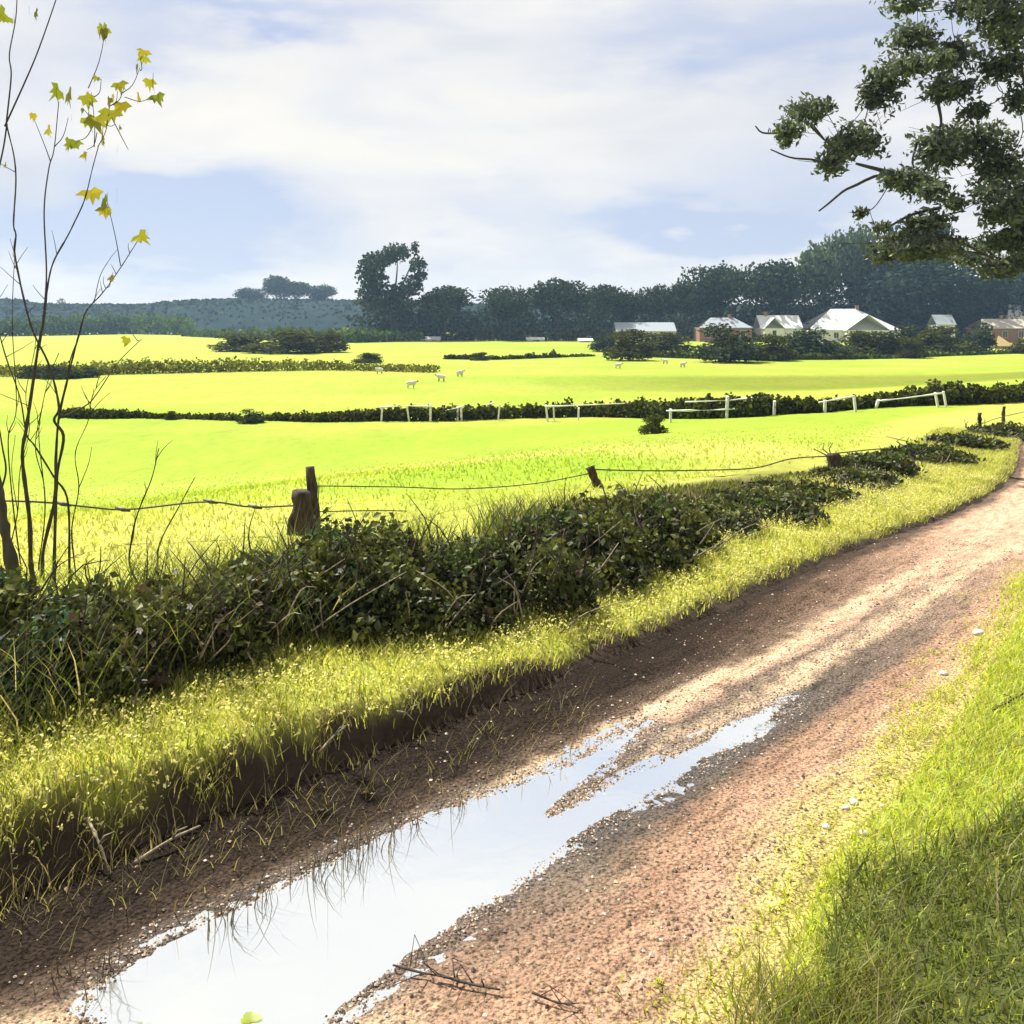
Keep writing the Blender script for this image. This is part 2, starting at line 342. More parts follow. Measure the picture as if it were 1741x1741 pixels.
# puddle: milky rain water lying in the wheel ruts
def build_puddle():
    m, t, o = newmat('puddle_water')
    d = N(t, 'ShaderNodeBsdfDiffuse'); d.inputs[0].default_value = (.26, .28, .29, 1); g = N(t, 'ShaderNodeBsdfGlossy'); g.inputs['Roughness'].default_value = .03; g.inputs[0].default_value = (.97, .99, 1, 1)
    n = N(t, 'ShaderNodeTexNoise'); n.inputs['Scale'].default_value = 5; b = N(t, 'ShaderNodeBump'); b.inputs['Strength'].default_value = .05; b.inputs['Distance'].default_value = .02
    ge = N(t, 'ShaderNodeNewGeometry'); t.links.new(ge.outputs['Position'], n.inputs['Vector']); t.links.new(n.outputs[0], b.inputs['Height']); t.links.new(b.outputs[0], g.inputs['Normal'])
    mx = N(t, 'ShaderNodeMixShader', i_0=.70); t.links.new(d.outputs[0], mx.inputs[1]); t.links.new(g.outputs[0], mx.inputs[2]); t.links.new(mx.outputs[0], o.inputs[0])
    ss = np.arange(-7, 6.6, .2); qq = np.arange(.12, -2.6, -.15)
    gs, gq = np.meshgrid(ss, qq, indexing='ij'); x, y = xy(gs, gq); i = np.arange(gs.size).reshape(gs.shape)
    Q = np.stack([i[:-1, :-1], i[:-1, 1:], i[1:, 1:], i[1:, :-1]], -1).reshape(-1, 4)
    keep = (sdist(x, y) < .75).ravel()[Q].any(1)
    Q = Q[keep]; us, inv = np.unique(Q, return_inverse=True)
    V = np.stack([x, y, np.full(x.shape, WZ)], -1).reshape(-1, 3)[us]
    tag(mesh('puddle_water', V, inv.reshape(-1, 4), m), kind='structure')
build_puddle()

# ------------------------------------------------------------------ grass (nobody could count it)
def blades(name, x, y, z, h, w, lean, cols, mat=M_grass, seg=3):
    n = len(x); th = rng.random(n)*2*math.pi; ld = rng.random(n)*2*math.pi
    bx = np.cos(th)*w; by = np.sin(th)*w; lx = np.cos(ld)*lean*h+.10*h; ly = np.sin(ld)*lean*h-.06*h
    V = np.zeros((n, seg*2, 3), np.float32)
    for k in range(seg):
        f = k/(seg-1); ww = (1-f)**.7*.5+.02
        cx = x+lx*f*f; cy = y+ly*f*f; cz = z-.006+h*f*(1-.25*f*lean)
        V[:, 2*k] = np.stack([cx-bx*ww, cy-by*ww, cz], -1); V[:, 2*k+1] = np.stack([cx+bx*ww, cy+by*ww, cz], -1)
    b = (np.arange(n)*seg*2)[:, None]; Q = np.concatenate([b+np.array([[2*k, 2*k+1, 2*k+3, 2*k+2]]) for k in range(seg-1)], 0)
    return mesh(name, V.reshape(-1, 3), Q, mat, np.repeat(cols, seg*2, 0))
def pick(cols, n, jit=.2):
    c = np.array(cols)[rng.integers(0, len(cols), n)]; return np.clip(c*(1+jit*(rng.random((n, 1))*2-1)), 0, 1)
G_BR = [(.42, .44, .085), (.47, .46, .12), (.35, .41, .06), (.50, .46, .17), (.43, .45, .09)]
G_MID = [(.15, .20, .02), (.20, .24, .03), (.12, .15, .02)]
G_DK = [(.055, .075, .014), (.075, .10, .018), (.045, .055, .014), (.095, .12, .02)]
G_STR = [(.26, .23, .11), (.20, .19, .06), (.32, .28, .14)]
def verge():
    n = 120000; s = -7+ (rng.random(n)**1.5)*40; pp = .05+rng.random(n)*3.5
    x, y = xy(s, pp); keep = (np.abs(x/np.maximum(y, .5)) < .72) & (y > 3); edge = pedge(s)+.7*(vn(s, s*0+3, 1.6, 2)-.5); lo = .19+.26*(vn(s, s*0, .4, 2)-.5)
    keep &= (pp < edge+.35*rng.random(n)) & (pp > lo-.16*rng.random(n)); x, y, s, pp = x[keep], y[keep], s[keep], pp[keep]; n = len(x)
    z = zland(x, y); tall = .5+.8*vn(x, y, .45, 2)
    h = (.08+.11*rng.random(n))*tall*(1+.4*sst(2, -3, s)); w = .0065*(.6+.8*rng.random(n))*(1+y/14)
    c = pick(G_BR, n); k = rng.random(n) < .12; c[k] = pick(G_MID, k.sum()); k = vn(x, y, .6, 2) > .62; c[k] = pick(G_MID+G_BR, k.sum()); k = (pp < lo[keep]+.1) & (rng.random(n) < .35); c[k] = pick(G_STR, k.sum())
    tag(blades('verge_grass', x, y, z, h, w, .55, c), kind='stuff')
verge()
def seed_heads():
    n = 26000; s = -7+(rng.random(n)**1.3)*26; pp = .1+rng.random(n)*2.6; x, y = xy(s, pp); k = (np.abs(x/np.maximum(y, .5)) < .72) & (y > 3) & (pp < pedge(s)+.1) & (vn(x, y, .5, 2) > .40); x, y, s, pp = x[k], y[k], s[k], pp[k]; n = len(x)
    z = zland(x, y)+(.06+.13*rng.random(n))*(.6+.6*vn(x, y, .45, 2)); m = 3
    P = np.repeat(np.stack([x, y, z], -1), m, 0)+rng.normal(size=(n*m, 3))*np.array((.007, .007, .014))
    tag(leaves('grass_seed_heads', P, .015, M_grass, pick([(.62, .60, .22), (.56, .58, .16), (.66, .60, .30)], n*m, .15), None, 1.8), kind='stuff')
def right_grass():
    n = 330000; s = -7+rng.random(n)*24; pp = -tw(s)+.75-(rng.random(n)**1.5)*9.0
    x, y = xy(s, pp); e = pp+tw(s)+.7*(vn(s/2.5, pp, .35, 3)-.5); k = (np.abs(x/np.maximum(y, .5)) < 1.5) & (y > 1.5) & (rng.random(n) < sst(.75, -.30, e)**1.6)
    x, y, s, pp, e = x[k], y[k], s[k], pp[k], e[k]; n = len(x); z = np.where(pp > -tw(s)+.1, ztrack(x, y, s, pp), zland(x, y))
    c = pick([(.42, .50, .05), (.48, .52, .07), (.36, .46, .045), (.46, .44, .11)], n)
    shade_dk = (pp < -tw(s)-.25-.40*np.clip(s, 0, 8)+.55*(vn(x, y, .6, 2)-.5)) & (rng.random(n) < .85); c[shade_dk] = pick([(.085, .115, .024), (.115, .15, .028), (.16, .20, .034), (.11, .115, .035)], shade_dk.sum())  # lower-right shade painted in: blades there get darker greens, some grow taller
    tn = (s < -1.8) & (rng.random(n) < .35) & ~shade_dk; c[tn] = pick(G_STR+G_MID, tn.sum())
    tn = rng.random(n) < .06; c[tn] = pick(G_STR, tn.sum())
    h = (.045+.075*rng.random(n))*(.6+.8*vn(x, y, .5, 2))*np.where(shade_dk & (rng.random(n) < .4), 2.3, 1.0)*np.clip(sst(.6, -.4, e)+.35, 0, 1); w = .007*(.6+.8*rng.random(n))*(1+y/14)
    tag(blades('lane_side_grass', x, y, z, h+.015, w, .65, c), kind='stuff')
right_grass()
def field_grass():
    n = 42000; y = 8.5+34*rng.random(n)**1.5; x = (rng.random(n)*1.5-.75)*y; s, p = sp(x, y); pp = p-pl(s); k = pp > 4.6
    x, y = x[k], y[k]; n = len(x); z = zland(x, y); c = field_col(x, y)*1.6*(1+.15*(rng.random((n, 1))*2-1)); w = .012*(1+y/12)*(.6+.8*rng.random(n)); h = (.04+.08*rng.random(n))*(.6+vn(x, y, 2, 2))*sst(43, 25, y)+.01
    tag(blades('pasture_grass', x, y, z, h, w, .7, c), kind='stuff')
field_grass()
def edge_tufts():
    # rank grass and sedge sprouting from the bank foot into the water and at the bottom of the lane
    X = []; 
    for (u, v, k, sprd, hh) in [(385,1570,14,.06,.22),(455,1530,12,.05,.26),(530,1490,14,.06,.3),(600,1460,16,.08,.3),(640,1440,14,.06,.28),(700,1405,10,.06,.22),(780,1375,6,.03,.22),(180,1640,16,.1,.25),(110,1660,12,.08,.2),(560,1475,14,.06,.2)]:
        Y = (H-WZ)*F/(v-VH); cx = (u-CX)/F*Y
        for _ in range(k): X.append((cx+rng.normal()*sprd, Y+rng.normal()*sprd, WZ-.01, hh*(.5+.8*rng.random()), 0))
    for _ in range(900):
        u = rng.uniform(1240, 1530); v = rng.uniform(1680, 1900); Y = H*F/(v-VH); X.append(((u-CX)/F*Y, Y, None, .12+.26*rng.random(), 1))
    for _ in range(1100):
        u = rng.uniform(-60, 1000); b = 1462-.33*u; v = b+rng.normal()*34; Y = 2.9*F/(v-VH); X.append(((u-CX)/F*Y, Y, None, .10+.2*rng.random(), 2))
    A = np.array([(a[0], a[1], a[2] if a[2] is not None else float(zland(a[0], a[1])), a[3], a[4]) for a in X]); n = len(A)
    c = pick([(.05, .04, .025), (.07, .055, .03)], n); k = A[:, 4] == 1; c[k] = pick(G_STR+G_MID+[(.12, .12, .04)], k.sum()); k = A[:, 4] == 2; c[k] = pick(G_STR+[(.1, .08, .04)], k.sum())
    tag(blades('rank_sedge', A[:, 0], A[:, 1], A[:, 2], A[:, 3], np.full(n, .008), .5, c, seg=4), kind='stuff')
edge_tufts()
def gravel():
    n = 20000; s = -6+rng.random(n)**1.3*16; pp = -rng.random(n)*2.9; x, y = xy(s, pp); d = sdist(x, y)
    k = (np.abs(x/np.maximum(y, .5)) < .7) & (d > -.06) & ((pp < -.6) | (rng.random(n) < .25)) & (rng.random(n) < .25+.75*vn(s/3, pp, .4, 2)*sst(.2, .6, vn(x, y, .5, 2)+.0))
    x, y, s, pp = x[k], y[k], s[k], pp[k]; n0 = len(x)
    a = rng.integers(0, len(PW)-2, 14000); f = rng.random(14000)[:, None]; e = PW[a]*(1-f)+PW[a+1]*f+rng.normal(size=(14000, 2))*.075; s2, p2 = sp(e[:, 0], e[:, 1]); p2 = p2-pl(s2)
    k = (sdist(e[:, 0], e[:, 1]) > -.03) & (p2 < -.1) & (p2 > -2.9); x = np.r_[x, e[k, 0]]; y = np.r_[y, e[k, 1]]; s = np.r_[s, s2[k]]; pp = np.r_[pp, p2[k]]
    n = len(x); z = ztrack(x, y, s, pp); r = .004+.013*rng.random(n)**3; r[n0:] = .003+.009*rng.random(n-n0)**2
    B = np.array([(1,0,0),(0,1,0),(-1,0,0),(0,-1,0),(0,0,1),(0,0,-1)], float); Fq = np.array([(0,1,4),(1,2,4),(2,3,4),(3,0,4),(1,0,5),(2,1,5),(3,2,5),(0,3,5)])
    V = B[None]*(r[:, None]*(.6+.7*rng.random((n, 6))))[..., None]; a = rng.random(n)*6.28; ca, sa = np.cos(a)[:, None], np.sin(a)[:, None]
    V = np.stack([V[..., 0]*ca-V[..., 1]*sa, V[..., 0]*sa+V[..., 1]*ca, V[..., 2]*.7], -1)+np.stack([x, y, z+r*.3], -1)[:, None]
    Q = (np.arange(n)*6)[:, None, None]+Fq[None]; c = pick([(.30, .22, .15), (.10, .075, .055), (.42, .36, .29), (.20, .13, .09), (.06, .05, .04)], n)
    m, t, o = newmat('gravel'); p = N(t, 'ShaderNodeBsdfPrincipled'); p.inputs['Roughness'].default_value = .75; t.links.new(attr(t), p.inputs['Base Color']); t.links.new(p.outputs[0], o.inputs[0])
    tag(mesh('gravel', V.reshape(-1, 3), Q.reshape(-1, 3), m, np.repeat(c, 6, 0), smooth=False), kind='stuff')
gravel()

# ------------------------------------------------------------------ foliage
def leaves(name, P, size, mat, cols, parent=None, long=1.3, droop=0.0, four=True):
    """one small pointed leaf per point, turned at random"""
    P = np.asarray(P, float); n = len(P); sz = size*(.6+.8*rng.random(n))
    a = rng.normal(size=(n, 3)); a[:, 2] -= droop; a /= np.linalg.norm(a, axis=1)[:, None]; b = np.cross(a, rng.normal(size=(n, 3))); b /= np.linalg.norm(b, axis=1)[:, None]+1e-9
    nrm = np.cross(a, b); A = a*(sz*long*.5)[:, None]; Bv = b*(sz*.5)[:, None]; C = nrm*(sz*.12)[:, None]
    V = np.stack([P-A, P+Bv-A*.1+C, P+A, P-Bv-A*.1+C], 1); Q = (np.arange(n)*4)[:, None]+np.arange(4)[None]
    return mesh(name, V.reshape(-1, 3), Q, mat, np.repeat(cols, 4, 0), smooth=False, parent=parent)
def lobe_pts(lobes, n, rough=.25):
    """points through a set of ellipsoidal lobes, thicker towards their skins, clumped"""
    L = np.array(lobes, float); vol = (L[:, 3]*L[:, 4]*L[:, 5])**(2/3); k = rng.choice(len(L), n, p=vol/vol.sum())
    d = rng.normal(size=(n, 3)); d /= np.linalg.norm(d, axis=1)[:, None]; r = rng.random(n)**.38
    cl = 1+rough*np.sin(d[:, 0]*5.1+k*1.7)*np.cos(d[:, 1]*6.3+k)+rough*.6*np.sin(d[:, 2]*9+k*2.3)
    return L[k, :3]+d*(r*cl)[:, None]*L[k, 3:6]
FAR_G = [(.030, .042, .022), (.040, .055, .026), (.024, .034, .020), (.055, .072, .030)]
def tree_proto(seed, lob, trunk_h=.35, n=2600, leaf=.05, pal=FAR_G, name='tree', trunk_r=.022, spread=.5):
    """unit tree: width 1, height 1, root at origin; children trunk and crown"""
    global rng
    keep = rng; rng = np.random.default_rng(seed)
    L = []
    for _ in range(lob):
        a = rng.random()*6.28; rr = spread*.62*math.sqrt(rng.random()); zc = trunk_h+.12+(.80-trunk_h-.12)*rng.random()
        k = 1-.45*abs(zc-.55)/.4; q = .13+.11*rng.random(); L.append((math.cos(a)*rr*k, math.sin(a)*rr*k, zc, q*1.15, q*1.15, q*.85))
    L.append((0, 0, trunk_h+.3, .28, .28, .26)); n = int(n*1.7)
    if trunk_h < .1:
        for i in range(7): a = i*.9; L.append((math.cos(a)*.36, math.sin(a)*.36, .17+.06*rng.random(), .20, .20, .20))
    P = lobe_pts(L, n, .16); P[:, 2] = np.clip(P[:, 2], .04, None)
    w = np.percentile(np.abs(P[:, 0]), 98)*2; P[:, :2] /= w; P[:, 2] = P[:, 2]/np.percentile(P[:, 2], 99)
    cl = vn(P[:, 0]*4+seed, P[:, 2]*4+P[:, 1]*3, .5, 2); c = pick(pal, n, .25)*(.75+.6*cl)[:, None]
    root = empty(name, (0, 0, 0)); cr = leaves('crown', P, leaf*.78, M_far, c, root, 1.25)
    mb = MB(); mb.tube(spline([(0, 0, -.02), (.01, 0, trunk_h*.6), (-.01, .01, trunk_h+.2), (.01, 0, .72)], 8), np.linspace(trunk_r, trunk_r*.3, 8), 6)
    for i in range(5):
        a = rng.random()*6.28; b = L[i % len(L)]; mb.tube(spline([(0, 0, trunk_h*(.7+.1*i)), (b[0]*.5, b[1]*.5, (trunk_h*(.8+.1*i)+b[2])/2), (b[0]/w*.9, b[1]/w*.9, b[2])], 6), np.linspace(trunk_r*.55, trunk_r*.12, 6), 5)
    mb.build('trunk', M_bark, root, col=False); rng = keep
    return root
def copy_tree(o, parent=None):
    c = o.copy(); COL.objects.link(c)
    if parent: c.parent = parent
    for ch in list(o.children):
        copy_tree(ch, c)
    return c
PALE_G = [(.075, .105, .055), (.060, .085, .045), (.095, .125, .060)]
BLUE_G = [(.026, .042, .036), (.034, .052, .042), (.022, .034, .030)]
OLIV_G = [(.050, .058, .018), (.065, .075, .020), (.038, .042, .015), (.085, .092, .024)]
GREEN_G = [(.070, .115, .022), (.095, .145, .028), (.055, .090, .020)]
protos = {'round': [tree_proto(21, 9), tree_proto(22, 12), tree_proto(23, 7)], 'blue': [tree_proto(31, 11, .2, 3200, .05, BLUE_G), tree_proto(32, 9, .2, 3000, .05, BLUE_G)],
          'pale': [tree_proto(41, 7, .35, 1900, .055, PALE_G), tree_proto(42, 8, .35, 2000, .055, PALE_G)],
          'bush': [tree_proto(51, 10, .05, 2600, .065, OLIV_G, 'bush', .02, .6), tree_proto(52, 12, .05, 2600, .065, OLIV_G, 'bush', .02, .6), tree_proto(53, 8, .05, 2400, .065, FAR_G, 'bush', .02, .6)]}
fresh = {}
def plant(kind, i, name, u, vt, vb, w, Y, label, cat, group=None):
    """a proto set at photo column u: crown top at row vt, w columns wide, standing on the ground Y metres off (or where row vb meets it)"""
    if Y is None: Y = gr(u, vb)[1]
    pr = protos[kind][i % len(protos[kind])]; k = (kind, i % len(protos[kind]))
    if k in fresh: o = copy_tree(pr)
    else: o = pr; fresh[k] = 1
    x = (u-CX)/F*Y; zg = float(zland(x, Y)); o.name = name
    o.location = (x, Y, zg-.05); k2 = w/F*Y; o.scale = (k2, k2, at(u, vt, Y)[2]-zg); o.rotation_euler = (0, 0, rng.random()*6.28)
    return tag(o, label, cat, group)

seed_heads()
# ------------------------------------------------------------------ hills and far woods
def build_hills():
    us = np.linspace(-1150, 2900, 420); kp = [(-1500,500),(-200,504),(0,512),(30,509),(60,517),(110,519),(300,519),(322,513),(420,509),(600,512),(760,516),(900,520),(1741,522),(3200,512)]
    vt = np.interp(us, [k[0] for k in kp], [k[1] for k in kp]); D = np.array([0, .15, .4, .7, 1.0, 1.3, 1.8]); prof = np.array([0, .35, .72, .93, 1.0, .95, .6])
    V = []
    for d, pf in zip(D, prof):
        Y = 560+d*160; X = (us-CX)/F*720*(1+.02*d); zt = H+(VH-vt)/F*720+3.4
        V.append(np.stack([X, np.full_like(X, Y)+20*(vn(X, X*0+d*9, 50)-.5), -3.4+zt*pf+2.5*(vn(X, X*0+d*5, 14, 3)-.5)*pf], -1))
    V = np.array(V); n = len(us); i = np.arange(len(D)*n).reshape(len(D), n); Q = np.stack([i[:-1, :-1], i[:-1, 1:], i[1:, 1:], i[1:, :-1]], -1).reshape(-1, 4)
    m = solid('hill_wood', (.022, .034, .032), 1.0, .35, .12, 0, spec=0)
    tag(mesh('hills', V.reshape(-1, 3), Q, m), kind='structure')
    # tree canopy that covers the hills
    k = rng.integers(0, len(us)-1, 16000); d = rng.random(16000)**.7*1.05; X = (us[k]-CX)/F*720+rng.normal(size=16000)*3; zt = H+(VH-vt[k])/F*720+3.4
    z = -3.4+zt*np.interp(d, D, prof)+1.6*vn(X, d*160, 9, 2); P = np.stack([X, 560+d*160-2, z-.6], -1); kk = (us[k] > -150) & (us[k] < 1900); P = P[kk]
    tag(leaves('hill_woods', P, 2.6, M_far, pick(BLUE_G+FAR_G, len(P), .3), None, 1.2), kind='stuff')
build_hills()
def build_woods():
    L = []
    for (u, vt, w) in [(640,526,110),(690,515,90),(735,522,120),(800,522,110),(850,518,90),(905,514,110),(970,512,110),(1035,514,100),(1095,512,110),(1150,508,100),(1210,500,120),(1270,496,110),(1340,490,130),(1410,480,120),(1480,480,130),(1560,480,130),(1640,500,110),(1715,500,130),(1800,490,150),(1900,480,160)]:
        Y = 305+rng.random()*14; t = at(u, vt, Y)[2]; r = w/F*Y*.5; h = t+3
        L.append(((u-CX)/F*Y, Y, -3+h*.62, r, r*.8, h*.38)); L.append(((u-CX)/F*Y+r*.6, Y-2, -3+h*.3, r*.95, r*.7, h*.34)); L.append(((u-CX)/F*Y-r*.5, Y-2, -3+h*.22, r*.9, r*.7, h*.26)); L.append(((u-CX)/F*Y+r*.2, Y-4, -2.2, r*1.3, 2.5, 2.4)); L.append(((u-CX)/F*Y-r*.9, Y-3, -2.2, r*1.1, 2.5, 2.0))
    P = lobe_pts(L, 42000, .2); c = pick(BLUE_G+BLUE_G+FAR_G, len(P), .25)*(.7+.7*vn(P[:, 0], P[:, 2]*1.5, 7, 2))[:, None]
    low = P[:, 2] < 1.5; c[low] = pick(OLIV_G+FAR_G, low.sum(), .25)
    tag(leaves('far_woods', P, .95, M_far, c, None, 1.2), kind='stuff')
build_woods()
G = 'trees along the far edge of the fields'
plant('round', 0, 'tree', 757, 490, 575, 92, 300, 'low domed dark tree touching the right foot of the tall gapped tree', 'tree', G)
plant('round', 1, 'tree', 866, 491, 575, 92, 300, 'isolated dark dome above the tree line, first right of the dip', 'tree', G)
plant('round', 2, 'tree', 948, 478, 575, 100, 302, 'peaked dark tree with a pointed top in the middle of the tree line', 'tree', G)
plant('round', 0, 'tree', 1022, 488, 575, 84, 298, 'rounded dark tree just right of the peaked one', 'tree', G)
plant('round', 1, 'tree', 1070, 498, 575, 60, 300, 'smallest low dome in the tree line, left of the long grey roof', 'tree', G)
plant('round', 2, 'tree', 1122, 488, 575, 74, 301, 'dark round tree directly above the long grey roof', 'tree', G)
plant('round', 0, 'tree', 1165, 483, 575, 56, 299, 'narrow dark tree between the grey roof and the red walled house', 'tree', G)
plant('round', 1, 'tree', 1224, 456, 575, 114, 303, 'broad dark dome rising behind the red walled house', 'tree', G)
plant('round', 2, 'tree', 1325, 449, 575, 140, 304, 'wide dark green tree behind the white cottage', 'tree', G)
plant('pale', 0, 'tree', 1402, 416, 575, 96, 312, 'pale grey green tree left of two, above the biggest roof', 'tree', G)
plant('pale', 1, 'tree', 1456, 391, 575, 86, 316, 'tallest pale green tree, its round head against the sky', 'tree', G)
plant('blue', 0, 'tree', 1535, 440, 575, 196, 306, 'huge blue green tree behind the right slope of the biggest roof', 'tree', G)
plant('round', 0, 'tree', 1556, 388, 575, 150, 322, 'dark olive crown showing above the huge blue green tree', 'tree', G)
plant('blue', 1, 'tree', 1648, 476, 575, 92, 300, 'blue green tree left of two beside the gap of white sky', 'tree', G)
plant('blue', 0, 'tree', 1715, 452, 575, 130, 304, 'blue green tree at the right border under the big overhanging tree', 'tree', G)
G = 'trees standing on the blue hill'
plant('bush', 2, 'tree', 98, 511, 522, 30, 700, 'dark square clump of trees alone on the left of the blue hill', 'tree', G)
for (u, vt, w, l) in [(424, 491, 58, 'low dark tree at the left end of the group on the hill'), (470, 471, 68, 'highest flat topped tree of the group on the blue hill'), (504, 481, 62, 'dark tree right of the highest one on the hill'), (550, 486, 52, 'small dark tree at the right end of the group on the hill')]:
    o = plant('round', int(u), 'tree', u, vt, 515, w, 700, l, 'tree', G); zt = H+(VH-512)/F*700-7.5; top = at(u, vt, 700)[2]; o.location[2] = zt; o.scale[2] = top-zt
# the tall tree with a hole in its crown
def gap_tree():
    Y = 302.0; k = Y/F; L = []
    for (u, v, ru, rv) in [(628,466,24,30),(640,448,24,20),(676,430,26,16),(655,438,22,14),(706,422,7,14),(711,452,16,16),(700,486,22,18),(672,496,22,14),(628,500,24,18),(660,515,52,22),(640,478,22,20),(716,470,12,10)]:
        p = at(u, v, Y); L.append((p[0], Y+rng.normal()*1.2, p[2], ru*k, ru*k*.9+1, rv*k))
    b = at(668, 575, Y); root = empty('tree', (b[0], Y, -3)); P = lobe_pts(L, 5200, .12)-np.array([b[0], Y, -3])
    leaves('crown', P, .9, M_far, pick(FAR_G, len(P), .25)*(.7+.7*vn(P[:, 0], P[:, 2], 4, 2))[:, None], root, 1.2)
    mb = MB()
    def w(u, v): q = at(u, v, Y); return q-np.array([b[0], Y, -3])
    mb.tube(spline([(0, 0, -.2), w(668, 540), w(664, 512), w(672, 488)], 10), np.linspace(.9, .4, 10), 7)
    for e in [(632,470),(676,434),(708,428),(704,486),(628,498)]: mb.tube(spline([w(666, 520), w((666+e[0])/2+3, (515+e[1])/2), w(*e)], 7), np.linspace(.45, .1, 7), 5)
    mb.build('trunk', M_bark, root, col=False); tag(root, 'tallest dark tree left in the tree line, sky showing through its crown', 'tree', 'trees along the far edge of the fields')
gap_tree()

# ------------------------------------------------------------------ hedges and field bushes
def hedge(name, pts, n, leaf, pal, label, group=None, sparse=1.0, thick=None):
    """a run of hedge through photo points (u, v foot, v top)"""
    us = [p[0] for p in pts]; L = []; G0 = None; step = 6
    for u in np.arange(us[0], us[-1]+.1, step):
        vb = np.interp(u, us, [p[1] for p in pts]); vt = np.interp(u, us, [p[2] for p in pts])+rng.normal()*1.6
        if rng.random() > sparse: continue
        g = gr(u, vb); h = max(vb-vt, 2.2)/F*g[1]*(.85+.3*rng.random()); r = step/F*g[1]*1.1
        if G0 is None: G0 = g
        t = thick or max(h*.6, .5); L.append((g[0], g[1]+t*.6, g[2]+h*.45, max(r, h*.35), t, h*.58))
    P = lobe_pts(L, n, .2); P[:, 2] = np.maximum(P[:, 2], zland(P[:, 0], P[:, 1])); root = empty(name, tuple(G0)); P = P-G0
    leaves('foliage', P, leaf, M_far, pick(pal, n, .3)*(.7+.7*vn(P[:, 0], P[:, 1]*.3+P[:, 2], leaf*5, 2))[:, None], root, 1.3)
    for q in L[::max(4, len(L)//8)]:
        b = np.array(q[:3])-G0; MB().tube([(b[0], b[1], b[2]-q[5]*.9), (b[0]+.03, b[1], b[2]), (b[0]+.1*q[3], b[1], b[2]+q[5]*.7)], [.05*q[5], .04*q[5], .015*q[5]], 5).build('stem', M_bark, root, col=False)
    return tag(root, label, 'hedge', group)
hedge('hedge', [(-60,572,546),(0,572,542),(120,570,536),(220,568,534),(318,570,540)], 7000, 1.2, GREEN_G, 'bright green scrub hedge at the far edge of the fields, below the bare hill')
hedge('hedge', [(312,572,562),(450,578,560),(600,583,562),(716,580,566)], 5000, 1.0, GREEN_G, 'low green hedge running from the big olive clump towards the white sheds')
hedge('scrubby_hedge', [(-40,640,622),(60,642,622),(200,637,614),(420,632,612),(560,630,616),(740,634,624)], 7000, .28, [(.13,.14,.025),(.17,.18,.03),(.10,.11,.02)], 'thin patchy yellow olive hedge crossing the upper left field', None, 1.0, 2.5)
hedge('thin_hedge', [(760,611,604),(840,612,605),(1008,606,603)], 1600, .45, OLIV_G, 'very thin dark hedge line in the far middle field')
hedge('garden_hedge', [(1090,607,598),(1240,612,600),(1400,612,602),(1520,610,604),(1600,606,600),(1760,600,594)], 4500, .5, OLIV_G+GREEN_G, 'clipped low hedge along the foot of the bushes before the houses')
G = 'stretches of the dark hedgerow across the middle fields'
hedge('hedgerow', [(104,710,696),(130,712,694),(180,712,697),(250,711,701)], 2200, .17, OLIV_G, 'left end of the middle hedgerow, behind the bare saplings', G)
hedge('hedgerow', [(250,712,704),(300,712,703),(410,716,707)], 1500, .15, OLIV_G, 'thinnest stretch of the middle hedgerow, left of the single round bush', G)
hedge('hedgerow', [(445,715,704),(540,718,704),(640,716,697)], 2200, .17, OLIV_G, 'low hedgerow stretch between the round bush and the first white rail', G)
hedge('hedgerow', [(640,716,694),(760,716,692),(900,710,690)], 3600, .19, OLIV_G, 'middle hedgerow stretch behind the two short white rails', G)
hedge('hedgerow', [(900,711,690),(1000,709,686),(1130,712,683)], 3600, .19, OLIV_G, 'hedgerow stretch behind the long white rail in the middle of the field', G)
hedge('hedgerow', [(1130,712,684),(1210,712,677),(1300,708,676)], 3600, .2, OLIV_G, 'hedgerow stretch behind the double white rails', G)
hedge('hedgerow', [(1300,706,676),(1390,702,680),(1480,694,676)], 3200, .2, OLIV_G, 'hedgerow stretch behind the short white rail with two posts', G)
hedge('hedgerow', [(1480,694,676),(1560,690,662),(1620,688,654),(1680,687,658),(1760,682,656)], 5200, .2, OLIV_G, 'tallest brownish stretch of the hedgerow at its right end', G)
G = 'bushes in the fields'
for a in [('bush', 0, 418, 568, 597, 100, 'flat olive bush at the left end of the big clump in the left field'), ('bush', 1, 488, 562, 600, 130, 'largest olive bush in the middle of the clump in the left field'), ('bush', 0, 552, 566, 599, 70, 'olive bush at the right end of the clump in the left field'),
          ('bush', 1, 625, 600, 617, 46, 'small olive bush standing apart, right of the big clump'), ('bush', 0, 815, 599, 613, 30, 'tiny round bush growing out of the thin far hedge'),
          ('bush', 2, 62, 622, 643, 60, 'dark bush at the left end of the dark trio in the patchy hedge'), ('bush', 2, 104, 620, 644, 66, 'middle bush of the dark trio behind the bare saplings'), ('bush', 2, 142, 624, 642, 46, 'right bush of the dark trio in the patchy hedge'),
          ('bush', 2, 426, 696, 719, 44, 'round dark bush breaking the thin middle hedgerow'), ('bush', 1, 293, 698, 713, 24, 'small hump of a bush on the thinnest hedgerow stretch'), ('bush', 0, 1110, 706, 737, 42, 'rounded green bush in front of the hedgerow, below the long white rail')]:
    k, i, u, vt, vb, w, l = a; plant(k, i, 'bush', u, vt, vb, w, None, l, 'bush', G)
G = 'dark bushes in front of the houses'
